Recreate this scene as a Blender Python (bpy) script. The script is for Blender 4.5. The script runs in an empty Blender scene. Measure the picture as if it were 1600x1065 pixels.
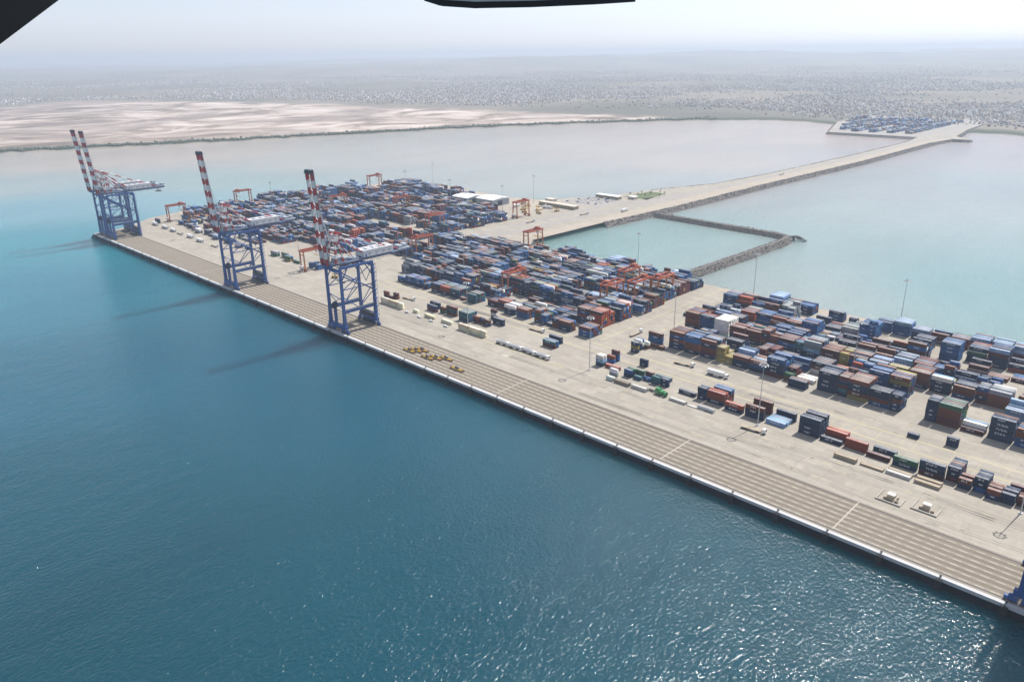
import bpy, math, random
import numpy as np
from mathutils import Vector, Matrix

random.seed(7)
RNG = np.random.default_rng(7)
SC = bpy.context.scene
COL = SC.collection
rad = math.radians

# ------------------------------------------------------------------ camera
cam_d = bpy.data.cameras.new("camera")
cam = bpy.data.objects.new("camera", cam_d)
COL.objects.link(cam)
SC.camera = cam
CAM = Vector((0.0, -317.307, 211.067))
yaw, pitch, roll = rad(-44.69387), rad(20.58891), rad(-0.88242)
fwd = Vector((math.sin(yaw) * math.cos(pitch), math.cos(yaw) * math.cos(pitch), -math.sin(pitch)))
rgt = Vector((math.cos(yaw), -math.sin(yaw), 0.0))
upv = rgt.cross(fwd)
r2 = math.cos(roll) * rgt + math.sin(roll) * upv
u2 = -math.sin(roll) * rgt + math.cos(roll) * upv
M = Matrix((r2, u2, -fwd)).transposed().to_4x4()
M.translation = CAM
cam.matrix_world = M
cam_d.sensor_fit = 'HORIZONTAL'
cam_d.sensor_width = 36.0
cam_d.lens = 1197.7913 / 1600.0 * 36.0
cam_d.clip_start = 0.2
cam_d.clip_end = 120000.0

# ------------------------------------------------------------------ sky, sun, exposure
SUN_EL, SUN_AZ = rad(55.5), rad(5.0)          # azimuth from +Y towards +X
world = bpy.data.worlds.new("World")
SC.world = world
world.use_nodes = True
wn = world.node_tree
sky = wn.nodes.new('ShaderNodeTexSky')
sky.sky_type = 'NISHITA'
sky.sun_disc = False
sky.sun_elevation = SUN_EL
sky.sun_rotation = SUN_AZ
sky.altitude = 0.0
sky.air_density = 1.0
sky.dust_density = 0.6
sky.ozone_density = 1.0
bg = wn.nodes['Background']
hsv = wn.nodes.new('ShaderNodeHueSaturation')      # dusty air: a pale, little saturated sky
hsv.inputs['Saturation'].default_value = 0.30
tin = wn.nodes.new('ShaderNodeMix')
tin.data_type = 'RGBA'
tin.blend_type = 'MULTIPLY'
tin.inputs[0].default_value = 1.0
tin.inputs[7].default_value = (0.90, 0.95, 1.10, 1)
wn.links.new(sky.outputs[0], hsv.inputs['Color'])
wn.links.new(hsv.outputs[0], tin.inputs[6])
wn.links.new(tin.outputs[2], bg.inputs[0])
bg.inputs[1].default_value = 0.12
sun_d = bpy.data.lights.new("sun", 'SUN')
sun_d.energy = 5.0
sun_d.angle = rad(0.53)
sun_d.color = (1.0, 0.95, 0.88)
sun = bpy.data.objects.new("sun", sun_d)
COL.objects.link(sun)
sdir = Vector((math.sin(SUN_AZ) * math.cos(SUN_EL), math.cos(SUN_AZ) * math.cos(SUN_EL), math.sin(SUN_EL)))
sun.rotation_euler = sdir.to_track_quat('Z', 'Y').to_euler()
sun.location = (0, 0, 400)
vs = SC.view_settings
vs.view_transform = 'Standard'
vs.look = 'None'
vs.exposure = 0.29
vs.gamma = 1.0
vs.use_curve_mapping = False
cy = SC.cycles
cy.use_denoising = True
cy.max_bounces = 6
cy.diffuse_bounces = 2
cy.glossy_bounces = 2
cy.transmission_bounces = 2
cy.volume_bounces = 1
cy.caustics_reflective = False
cy.caustics_refractive = False
cy.sample_clamp_indirect = 6.0

# ------------------------------------------------------------------ materials
MAT = {}


class NT:
    """small helper round one material's node tree"""
    def __init__(s, name, rough=0.7, metal=0.0, spec=0.3):
        s.m = bpy.data.materials.new(name)
        s.m.use_nodes = True
        s.t = s.m.node_tree
        s.b = s.t.nodes['Principled BSDF']
        s.b.inputs['Roughness'].default_value = rough
        s.b.inputs['Metallic'].default_value = metal
        s.b.inputs['Specular IOR Level'].default_value = spec
        MAT[name] = s.m

    def n(s, typ, **kw):
        nd = s.t.nodes.new(typ)
        for k, v in kw.items():
            setattr(nd, k, v)
        return nd

    def l(s, a, b):
        s.t.links.new(a, b)

    def coords(s, kind='Object', scale=(1, 1, 1), rot=(0, 0, 0)):
        tc = s.n('ShaderNodeTexCoord')
        mp = s.n('ShaderNodeMapping')
        mp.inputs['Scale'].default_value = scale
        mp.inputs['Rotation'].default_value = rot
        s.l(tc.outputs[kind], mp.inputs['Vector'])
        return mp.outputs[0]

    def noise(s, vec, scale=1.0, detail=4.0, rough=0.55, dist=0.0):
        nd = s.n('ShaderNodeTexNoise')
        nd.inputs['Scale'].default_value = scale
        nd.inputs['Detail'].default_value = detail
        nd.inputs['Roughness'].default_value = rough
        nd.inputs['Distortion'].default_value = dist
        s.l(vec, nd.inputs['Vector'])
        return nd.outputs[0]

    def ramp(s, fac, stops):
        nd = s.n('ShaderNodeValToRGB')
        el = nd.color_ramp.elements
        while len(el) < len(stops):
            el.new(0.5)
        for e, (p, c) in zip(el, stops):
            e.position = p
            e.color = (*c, 1) if len(c) == 3 else c
        s.l(fac, nd.inputs[0])
        return nd.outputs[0]

    def mix(s, fac, a, b, mode='MIX'):
        nd = s.n('ShaderNodeMix', data_type='RGBA', blend_type=mode)
        for sock, v in ((nd.inputs[0], fac), (nd.inputs[6], a), (nd.inputs[7], b)):
            if hasattr(v, 'links'):
                s.l(v, sock)
            elif isinstance(v, (int, float)):
                sock.default_value = v
            else:
                sock.default_value = (*v, 1)
        return nd.outputs[2]

    def rng(s, v, a, b, c, d):
        nd = s.n('ShaderNodeMapRange')
        s.l(v, nd.inputs[0])
        for i, x in enumerate((a, b, c, d)):
            nd.inputs[i + 1].default_value = x
        return nd.outputs[0]

    def color(s, c):
        if hasattr(c, 'links'):
            s.l(c, s.b.inputs['Base Color'])
        else:
            s.b.inputs['Base Color'].default_value = (*c, 1)

    def bump(s, h, strength=0.3, dist=0.1):
        nd = s.n('ShaderNodeBump')
        nd.inputs['Strength'].default_value = strength
        nd.inputs['Distance'].default_value = dist
        s.l(h, nd.inputs['Height'])
        s.l(nd.outputs[0], s.b.inputs['Normal'])
        return nd


def paint(name, c, rough=0.5, metal=0.0, wear=0.25, scale=0.6, dirt=(0.18, 0.14, 0.10), spec=0.35):
    k = NT(name, rough, metal, spec)
    v = k.coords('Object')
    n1 = k.noise(v, scale, 5, 0.6)
    f = k.rng(n1, 0.52, 0.75, 0.0, wear)
    n2 = k.noise(v, scale * 0.15, 2)
    c2 = k.mix(k.rng(n2, 0.3, 0.7, 0.0, 0.35), c, tuple(min(1, x * 1.25 + 0.01) for x in c))
    k.color(k.mix(f, c2, dirt))
    return k.m


paint('crane_blue', (0.036, 0.092, 0.270), 0.45, wear=0.35, dirt=(0.10, 0.10, 0.12))
paint('crane_white', (0.62, 0.62, 0.62), 0.45, wear=0.15)
paint('crane_red', (0.36, 0.030, 0.030), 0.45, wear=0.15)
paint('crane_dark', (0.02, 0.03, 0.05), 0.5)
paint('walkway_grey', (0.34, 0.38, 0.43), 0.6)
paint('gantry_orange', (0.42, 0.125, 0.045), 0.5, wear=0.35)
paint('gantry_red', (0.36, 0.080, 0.040), 0.5, wear=0.35)
paint('rubber_black', (0.018, 0.018, 0.02), 0.8)
paint('spreader_yellow', (0.55, 0.34, 0.03), 0.5, wear=0.5, dirt=(0.10, 0.06, 0.04))
paint('galvanised', (0.42, 0.44, 0.46), 0.45, metal=0.2)
paint('tan_steel', (0.36, 0.30, 0.22), 0.6, wear=0.5)
paint('flatrack_deck', (0.24, 0.20, 0.16), 0.8, wear=0.5, dirt=(0.10, 0.06, 0.04))
paint('rust_steel', (0.15, 0.055, 0.035), 0.7, wear=0.5)
paint('pale_steel', (0.50, 0.49, 0.46), 0.6, wear=0.4)
paint('cradle_grey', (0.33, 0.31, 0.27), 0.6, wear=0.5)
paint('tank_white', (0.68, 0.68, 0.68), 0.3, wear=0.12)
paint('vehicle_white', (0.75, 0.75, 0.74), 0.3, wear=0.1)
paint('vehicle_green', (0.04, 0.22, 0.07), 0.4, wear=0.2)
paint('vehicle_blue', (0.03, 0.07, 0.22), 0.4, wear=0.2)
paint('machine_yellow', (0.50, 0.30, 0.03), 0.5, wear=0.3)
paint('window_glass', (0.02, 0.03, 0.04), 0.1, spec=0.6, wear=0.0)
paint('shed_white', (0.80, 0.80, 0.79), 0.5, wear=0.08)
paint('shed_wall', (0.30, 0.34, 0.37), 0.6, wear=0.15)
paint('wall_brown', (0.30, 0.26, 0.17), 0.8, wear=0.3)
paint('wall_cream', (0.52, 0.47, 0.40), 0.8, wear=0.2)
paint('white_print', (0.62, 0.64, 0.66), 0.5, wear=0.2)
paint('line_yellow', (0.50, 0.42, 0.20), 0.8, wear=0.7, scale=0.3, dirt=(0.42, 0.39, 0.35))
paint('line_white', (0.40, 0.365, 0.30), 0.8, wear=0.5, scale=0.4, dirt=(0.30, 0.27, 0.22))
paint('tyre_black', (0.215, 0.20, 0.175), 0.9, wear=0.8, scale=0.12, dirt=(0.30, 0.28, 0.245))
paint('tree_leaf', (0.055, 0.078, 0.042), 0.8)
paint('tree_bark', (0.12, 0.09, 0.06), 0.9)
paint('aircraft_white', (0.55, 0.60, 0.62), 0.25, wear=0.0)
paint('aircraft_dark', (0.010, 0.012, 0.016), 0.5, wear=0.0)


def concrete(name, c, c2, scale=0.05, patch=None, rough=0.85):
    k = NT(name, rough, 0, 0.25)
    v = k.coords('Object')
    n1 = k.noise(v, scale, 6, 0.6)
    n2 = k.noise(v, scale * 12, 4, 0.6)
    n3 = k.noise(k.coords('Object', (0.05, 1.0, 1.0)), 0.22, 5, 0.65)
    col = k.mix(k.rng(n1, 0.35, 0.65, 0, 1), c, c2)
    col = k.mix(k.rng(n2, 0.4, 0.7, 0.0, 0.35), col, tuple(x * 0.72 for x in c))
    col = k.mix(k.rng(n3, 0.50, 0.70, 0.0, 0.55), col, tuple(x * 0.74 for x in c2))
    if patch:
        n4 = k.noise(v, 0.11, 3, 0.5)
        col = k.mix(k.rng(n4, 0.64, 0.74, 0.0, 0.45), col, tuple(x * 0.5 for x in c))
        n5 = k.noise(k.coords('Object', (1.0, 0.04, 1.0), (0, 0, rad(12))), 0.5, 4, 0.6)
        col = k.mix(k.rng(n5, 0.58, 0.72, 0.0, 0.25), col, tuple(x * 0.6 for x in c))
        br = k.n('ShaderNodeTexBrick')
        br.offset = 0.5
        br.inputs['Scale'].default_value = 1.0
        br.inputs['Mortar Size'].default_value = 0.08
        br.inputs['Brick Width'].default_value = patch
        br.inputs['Row Height'].default_value = patch * 0.6
        br.inputs['Color1'].default_value = (0.90, 0.90, 0.90, 1)
        br.inputs['Color2'].default_value = (1.06, 1.06, 1.06, 1)
        br.inputs['Mortar'].default_value = (0.84, 0.83, 0.82, 1)
        k.l(v, br.inputs['Vector'])
        col = k.mix(1.0, col, br.outputs[0], 'MULTIPLY')
    k.color(col)
    k.bump(n2, 0.2, 0.05)
    return k.m


concrete('apron_paving', (0.335, 0.304, 0.254), (0.374, 0.342, 0.290), 0.022, 11.0)
concrete('apron_light', (0.36, 0.33, 0.285), (0.40, 0.365, 0.315), 0.03)
concrete('lane_paving', (0.255, 0.222, 0.180), (0.285, 0.250, 0.204), 0.03)
concrete('lane_track', (0.172, 0.146, 0.114), (0.196, 0.168, 0.133), 0.05)
concrete('cope_concrete', (0.48, 0.48, 0.49), (0.56, 0.56, 0.56), 0.2)
concrete('shaded_concrete', (0.012, 0.015, 0.022), (0.022, 0.025, 0.034), 0.15)  # quay face: shade below the cope is put into this near-black colour
concrete('road_dust', (0.36, 0.31, 0.25), (0.42, 0.37, 0.305), 0.03)
concrete('road_asphalt', (0.31, 0.29, 0.27), (0.345, 0.32, 0.295), 0.03)
concrete('rock_fill', (0.11, 0.10, 0.092), (0.16, 0.145, 0.13), 0.2)
concrete('sand_pale', (0.50, 0.44, 0.36), (0.58, 0.52, 0.44), 0.1)
concrete('lawn_green', (0.10, 0.135, 0.055), (0.14, 0.165, 0.075), 0.05)
concrete('house_plaster', (0.45, 0.43, 0.40), (0.6, 0.58, 0.54), 0.01)

k = NT('rock_armour', 0.9, 0, 0.2)
v = k.coords('Object')
k.color(k.mix(k.rng(k.noise(v, 0.35, 3), 0.35, 0.65, 0, 1), (0.070, 0.067, 0.066), (0.155, 0.145, 0.136)))

# container paint: individual containers carry their colour on the object, the mass on its faces
def container_mat(name, src, sunlit_dust):
    k = NT(name, 0.55, 0, 0.12)
    if src == 'object':
        oi = k.n('ShaderNodeObjectInfo')
        c = oi.outputs['Color']
        v = k.coords('Object')
    else:
        at = k.n('ShaderNodeAttribute')
        at.attribute_name = 'paint'
        c = at.outputs['Color']
        v = k.coords('Object')
    n1 = k.noise(v, 0.45, 6, 0.65)
    n2 = k.noise(v, 2.2, 3, 0.6)
    if sunlit_dust:
        c = k.mix(1.0, c, (1.7, 1.7, 1.6), 'MULTIPLY')  # roof paint brightened: sunlight put into the colour, on top of pale dust
        c = k.mix(k.rng(n1, 0.3, 0.7, sunlit_dust - 0.18, sunlit_dust + 0.18), c, (0.46, 0.445, 0.43))
    c = k.mix(k.rng(n2, 0.58, 0.78, 0.0, 0.28), c, (0.10, 0.06, 0.045))
    k.color(c)
    return k.m


container_mat('container_side', 'object', 0)
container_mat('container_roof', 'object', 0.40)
container_mat('container_mass', 'attr', 0)

# sea: upwelling colour on the mesh, ripples as bump
k = NT('sea_water', 0.085, 0, 0.5)
k.b.inputs['IOR'].default_value = 1.333
k.b.subsurface_method = 'BURLEY'
k.b.inputs['Subsurface Weight'].default_value = 1.0
k.b.inputs['Subsurface Radius'].default_value = (0.5, 1.0, 1.0)
k.b.inputs['Subsurface Scale'].default_value = 34.0
at = k.n('ShaderNodeAttribute')
at.attribute_name = 'water'
v = k.coords('Object')
nb = k.noise(k.coords('Object', (1.0, 0.45, 1.0), (0, 0, rad(35))), 0.006, 4, 0.6)
k.color(k.mix(k.rng(nb, 0.35, 0.65, 0.0, 0.22), at.outputs['Color'], (0.010, 0.05, 0.075), 'MULTIPLY') if False else
        k.mix(k.rng(nb, 0.35, 0.65, 0.0, 1.0), at.outputs['Color'], k.mix(0.88, (0, 0, 0), at.outputs['Color'])))
w1 = k.noise(k.coords('Object', (1.0, 0.5, 1.0), (0, 0, rad(28))), 0.09, 2, 0.5, 0.3)
w2 = k.noise(k.coords('Object', (1.0, 0.65, 1.0), (0, 0, rad(20))), 0.66, 3, 0.52, 0.2)
mx = k.n('ShaderNodeMath', operation='MULTIPLY_ADD')
k.l(w2, mx.inputs[0])
mx.inputs[1].default_value = 0.74
k.l(w1, mx.inputs[2])
k.bump(mx.outputs[0], 1.0, 1.0)

# far land: tint and sand share on the mesh
k = NT('coastal_land', 0.95, 0, 0.1)
at = k.n('ShaderNodeAttribute')
at.attribute_name = 'tint'
a2 = k.n('ShaderNodeAttribute')
a2.attribute_name = 'sand'
st = k.noise(k.coords('Object', (1.0, 0.85, 1.0), (0, 0, rad(-62))), 0.0042, 8, 0.66, 1.2)
st2 = k.noise(k.coords('Object'), 0.0016, 5, 0.6, 0.8)
sandc = k.ramp(st, [(0.38, (0.15, 0.12, 0.095)), (0.46, (0.30, 0.24, 0.20)), (0.52, (0.46, 0.38, 0.33)), (0.62, (0.60, 0.535, 0.48))])
sandc = k.mix(k.rng(st2, 0.45, 0.62, 0, 0.75), sandc, (0.23, 0.185, 0.16))
sc = k.noise(k.coords('Object'), 0.004, 8, 0.7)
landc = k.mix(k.rng(sc, 0.35, 0.65, 0, 1), k.mix(0.35, at.outputs['Color'], (0.05, 0.06, 0.045)), at.outputs['Color'])
k.color(k.mix(a2.outputs['Fac'], landc, sandc))

k = NT('distant_town_paint', 0.9, 0, 0.2)
at = k.n('ShaderNodeAttribute')
at.attribute_name = 'paint'
k.color(at.outputs['Color'])


# ------------------------------------------------------------------ mesh helpers
class MB:
    """collects boxes, bars and tubes into one mesh"""
    def __init__(s):
        s.v, s.f, s.mi = [], [], []

    def quadbox(s, P, mi=0):
        o = len(s.v)
        s.v += [tuple(p) for p in P]
        for q in ((3, 2, 1, 0), (4, 5, 6, 7), (0, 1, 5, 4), (1, 2, 6, 5), (2, 3, 7, 6), (3, 0, 4, 7)):
            s.f.append(tuple(o + i for i in q))
            s.mi.append(mi)
        return s

    def box(s, x0, x1, y0, y1, z0, z1, mi=0):
        return s.quadbox([(x0, y0, z0), (x1, y0, z0), (x1, y1, z0), (x0, y1, z0),
                          (x0, y0, z1), (x1, y0, z1), (x1, y1, z1), (x0, y1, z1)], mi)

    def beam(s, a, b, w, h=None, w2=None, h2=None, mi=0):
        """rectangular bar from a to b; w across, h in the more vertical direction; may taper"""
        h = w if h is None else h
        w2 = w if w2 is None else w2
        h2 = h if h2 is None else h2
        a, b = Vector(a), Vector(b)
        d = (b - a).normalized()
        ref = Vector((0, 0, 1)) if abs(d.z) < 0.9 else Vector((0, 1, 0))
        sx = d.cross(ref).normalized()
        sz = sx.cross(d).normalized()
        P = []
        for c, ww, hh in ((a, w, h), (b, w2, h2)):
            for i, j in ((-1, -1), (1, -1), (1, 1), (-1, 1)):
                P.append(c + sx * (i * ww / 2) + sz * (j * hh / 2))
        return s.quadbox(P, mi)

    def tube(s, a, b, r, r2=None, n=8, mi=0, cap=True):
        r2 = r if r2 is None else r2
        a, b = Vector(a), Vector(b)
        d = (b - a).normalized()
        ref = Vector((0, 0, 1)) if abs(d.z) < 0.9 else Vector((1, 0, 0))
        sx = d.cross(ref).normalized()
        sz = sx.cross(d).normalized()
        o = len(s.v)
        for c, rr in ((a, r), (b, r2)):
            for i in range(n):
                t = 2 * math.pi * i / n
                s.v.append(tuple(c + sx * (math.cos(t) * rr) + sz * (math.sin(t) * rr)))
        for i in range(n):
            j = (i + 1) % n
            s.f.append((o + i, o + j, o + n + j, o + n + i))
            s.mi.append(mi)
        if cap:
            s.f.append(tuple(o + i for i in range(n))[::-1])
            s.f.append(tuple(o + n + i for i in range(n)))
            s.mi += [mi, mi]
        return s

    def prism(s, pts, z0, z1, mi=0):
        o, n = len(s.v), len(pts)
        s.v += [(x, y, z0) for x, y in pts] + [(x, y, z1) for x, y in pts]
        s.f.append(tuple(range(o, o + n))[::-1])
        s.f.append(tuple(range(o + n, o + 2 * n)))
        s.mi += [mi, mi]
        for i in range(n):
            j = (i + 1) % n
            s.f.append((o + i, o + j, o + n + j, o + n + i))
            s.mi.append(mi)
        return s

    def face(s, P, mi=0):
        o = len(s.v)
        s.v += [tuple(p) for p in P]
        s.f.append(tuple(range(o, o + len(P))))
        s.mi.append(mi)
        return s

    def mesh(s, name, mats):
        me = bpy.data.meshes.new(name)
        me.from_pydata(s.v, [], s.f)
        for m in ([mats] if isinstance(mats, str) else mats):
            me.materials.append(MAT[m])
        if any(s.mi):
            me.polygons.foreach_set('material_index', s.mi)
        me.update()
        return me

    def build(s, name, mats, parent=None, loc=None):
        return link(name, s.mesh(name, mats), parent, loc)


def link(name, me, parent=None, loc=None):
    o = bpy.data.objects.new(name, me)
    COL.objects.link(o)
    if parent is not None:
        o.parent = parent
    if loc is not None:
        o.location = loc
    return o


def tag(o, label=None, cat=None, group=None, kind=None):
    if label:
        o['label'] = label
    if cat:
        o['category'] = cat
    if group:
        o['group'] = group
    if kind:
        o['kind'] = kind
    return o


def empty(name, loc=(0, 0, 0), rz=0.0):
    o = bpy.data.objects.new(name, None)
    COL.objects.link(o)
    o.location = loc
    o.rotation_euler = (0, 0, rz)
    return o


CHILDREN = {}


def copy_tree(o, parent=None):
    c = o.copy()
    COL.objects.link(c)
    c.parent = parent
    for ch in [x for x in bpy.data.objects if x.parent == o]:
        copy_tree(ch, c)
    return c


def mesh_np(name, V, F, mat, attrs=None, smooth=False):
    """V (n,3) array, F (m,4) or list of faces; attrs name -> (domain, type, flat array)"""
    me = bpy.data.meshes.new(name)
    V = np.asarray(V, np.float32)
    F = np.asarray(F, np.int32)
    m, kf = F.shape
    me.vertices.add(len(V))
    me.vertices.foreach_set('co', V.ravel())
    me.loops.add(m * kf)
    me.loops.foreach_set('vertex_index', F.ravel())
    me.polygons.add(m)
    me.polygons.foreach_set('loop_start', np.arange(0, m * kf, kf, dtype=np.int32))
    me.polygons.foreach_set('loop_total', np.full(m, kf, np.int32))
    me.materials.append(MAT[mat])
    me.update(calc_edges=True)
    for an, (dom, typ, arr) in (attrs or {}).items():
        a = me.attributes.new(an, typ, dom)
        a.data.foreach_set('color' if 'COLOR' in typ else 'value', np.asarray(arr, np.float32).ravel())
    if smooth:
        me.polygons.foreach_set('use_smooth', np.ones(m, bool))
    return me


ORD = ['zeroth', 'first', 'second', 'third', 'fourth', 'fifth', 'sixth', 'seventh', 'eighth', 'ninth', 'tenth', 'eleventh', 'twelfth',
       'thirteenth', 'fourteenth', 'fifteenth', 'sixteenth', 'seventeenth', 'eighteenth', 'nineteenth', 'twentieth']
for i in range(1, 10):
    ORD.append('twenty-' + ORD[i])
ORD.append('thirtieth')
for i in range(1, 10):
    ORD.append('thirty-' + ORD[i])
ORD.append('fortieth')
for i in range(1, 10):
    ORD.append('forty-' + ORD[i])

SEA = -6.0

# ================================================================== the setting
# ---- sea
WATER = [  # x, y, upwelling colour
    (-295, -293, (0.003, 0.047, 0.067)), (-424, -262, (0.003, 0.059, 0.087)), (-613, -217, (0.005, 0.094, 0.146)), (-895, -149, (0.011, 0.148, 0.210)),
    (-1128, -93, (0.016, 0.219, 0.275)), (-1064, -38, (0.015, 0.210, 0.261)), (-1340, 0, (0.120, 0.290, 0.340)), (-1673, 38, (0.284, 0.348, 0.336)),
    (-2050, 128, (0.403, 0.365, 0.312)), (-1930, 291, (0.425, 0.352, 0.285)), (-1868, 488, (0.425, 0.356, 0.290)), (-1387, 271, (0.250, 0.339, 0.316)),
    (-1315, 163, (0.150, 0.300, 0.345)), (-1513, 617, (0.359, 0.356, 0.310)), (-1372, 869, (0.381, 0.356, 0.307)), (-1219, 1144, (0.403, 0.352, 0.298)),
    (-1273, 1483, (0.415, 0.347, 0.294)), (-1083, 1850, (0.436, 0.356, 0.302)), (-832, 1702, (0.436, 0.356, 0.302)), (-858, 1128, (0.403, 0.356, 0.307)),
    (-971, 704, (0.326, 0.347, 0.310)), (-393, -44, (0.003, 0.066, 0.105)), (-540, -85, (0.004, 0.082, 0.131)), (-795, -61, (0.008, 0.132, 0.186)),
    (-218, -139, (0.003, 0.053, 0.079)), (-134, -113, (0.002, 0.051, 0.075)), (-40, -43, (0.002, 0.048, 0.070)), (150, -100, (0.002, 0.047, 0.068)),
    (-542, 459, (0.206, 0.324, 0.311)), (-591, 394, (0.187, 0.316, 0.303)), (-437, 505, (0.238, 0.335, 0.320)), (-319, 422, (0.258, 0.324, 0.307)),
    (-421, 980, (0.299, 0.335, 0.326)), (-187, 479, (0.154, 0.289, 0.290)), (-116, 376, (0.154, 0.280, 0.281)), (-280, 1097, (0.278, 0.324, 0.320)),
    (-489, 1548, (0.351, 0.330, 0.316)), (-458, 1885, (0.381, 0.330, 0.316)), (-452, 812, (0.278, 0.335, 0.320)), (-613, 822, (0.310, 0.324, 0.316)),
    (200, 700, (0.154, 0.280, 0.285)), (0, -800, (0.002, 0.044, 0.065)), (-900, -900, (0.004, 0.063, 0.096)), (1500, -500, (0.002, 0.044, 0.065)),
    (-3000, -900, (0.054, 0.158, 0.202)), (-2400, -250, (0.196, 0.317, 0.317)), (-280, 360, (0.269, 0.316, 0.294)), (-120, 338, (0.227, 0.307, 0.294)),
]


def axis(lo, hi, core_lo, core_hi, step):
    core = np.arange(core_lo, core_hi + 1, step)
    left = core_lo - np.geomspace(step * 2, core_lo - lo, 14)[::-1]
    right = core_hi + np.geomspace(step * 2, hi - core_hi, 14)
    return np.concatenate([left, core, right])


def make_sea():
    xs, ys = axis(-48000, 8000, -2600, 400, 40), axis(-8000, 48000, -700, 2600, 40)
    nx, ny = len(xs), len(ys)
    X, Y = np.meshgrid(xs, ys)
    V = np.stack([X.ravel(), Y.ravel(), np.full(X.size, SEA)], 1)
    cp = np.array([w[:2] for w in WATER], float)
    cc = np.array([w[2] for w in WATER], float)
    d2 = ((V[:, None, :2] - cp[None]) ** 2).sum(2) + 60.0 ** 2
    w = d2 ** -1.7
    C = (w[..., None] * cc[None]).sum(1) / w.sum(1)[:, None]
    i = np.arange((nx - 1) * (ny - 1))
    a = (i // (nx - 1)) * nx + i % (nx - 1)
    F = np.stack([a, a + 1, a + nx + 1, a + nx], 1)
    C4 = np.concatenate([C, np.ones((len(C), 1))], 1)
    me = mesh_np('sea', V, F, 'sea_water', {'water': ('POINT', 'FLOAT_COLOR', C4)})
    tag(link('sea', me), kind='structure')


make_sea()

# ---- far land (polar sheet from the shore to the horizon)
SHORE = [(-110, 2400), (-81.4, 2355), (-77.6, 2349), (-72.4, 2305), (-66.6, 2298), (-60.3, 2317), (-53.7, 2369), (-46.8, 2460), (-39.8, 2552), (-35.3, 2612),
         (-30.9, 2691), (-26.6, 2709), (-23.5, 2640), (-21.0, 2480), (-18.0, 2420), (-15.7, 2410), (-14.2, 2420), (-12.8, 2427), (-11.5, 2380), (-8.3, 2394), (20, 2500)]
SANDT = [(-110, 4300), (-80.8, 4547), (-77, 4659), (-73.6, 4941), (-66.2, 4572), (-60, 4143), (-53.5, 3617), (-46.7, 3310), (-39.9, 3056), (-35.3, 2880),
         (-31.5, 2720), (-26, 2715), (-22.5, 2600), (-15, 2450), (-11.5, 2420), (20, 2520)]
SHORE, SANDT = np.array(SHORE), np.array(SANDT)


def shore_r(a):
    return np.interp(a, SHORE[:, 0], SHORE[:, 1])


def sand_r(a):
    return np.interp(a, SANDT[:, 0], SANDT[:, 1])


def vnoise(x, y, seed=0):
    """smooth value noise on numpy arrays"""
    xi, yi = np.floor(x).astype(int), np.floor(y).astype(int)
    xf, yf = x - xi, y - yi
    u, v_ = xf * xf * (3 - 2 * xf), yf * yf * (3 - 2 * yf)

    def h(a, b):
        n = (a * 374761393 + b * 668265263 + seed * 144269) & 0xffffffff
        n = ((n ^ (n >> 13)) * 1274126177) & 0xffffffff
        return ((n ^ (n >> 16)) & 0xffff) / 65535.0
    return (h(xi, yi) * (1 - u) + h(xi + 1, yi) * u) * (1 - v_) + (h(xi, yi + 1) * (1 - u) + h(xi + 1, yi + 1) * u) * v_


def land_height(a, r):
    rs, rt = shore_r(a), sand_r(a)
    x, y = r * np.sin(np.radians(a)), r * np.cos(np.radians(a))
    z = np.interp(r - rs, [-60, -5, 20, 200], [-9, SEA - 0.3, -3.6, -3.2])
    z = z + np.clip((r - rt) / 400, 0, 1) * 3.0 + np.clip((r - rt - 300) / 6000, 0, 1) * 26 * vnoise(x / 900, y / 900, 1)
    hill = np.clip((r - 8500) / 5000, 0, 1)
    ridge = 0.55 * vnoise(x / 2600, y / 2600, 2) + 0.3 * vnoise(x / 900, y / 900, 3) + 0.15 * vnoise(x / 350, y / 350, 4)
    lift = np.interp(a, [-90, -70, -40, -10], [0.55, 0.6, 0.95, 1.1])
    return np.minimum(z + hill * lift * (20 + 250 * ridge ** 1.6) * np.clip(1.25 - r / 60000, 0.2, 1), 255.0)


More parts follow.
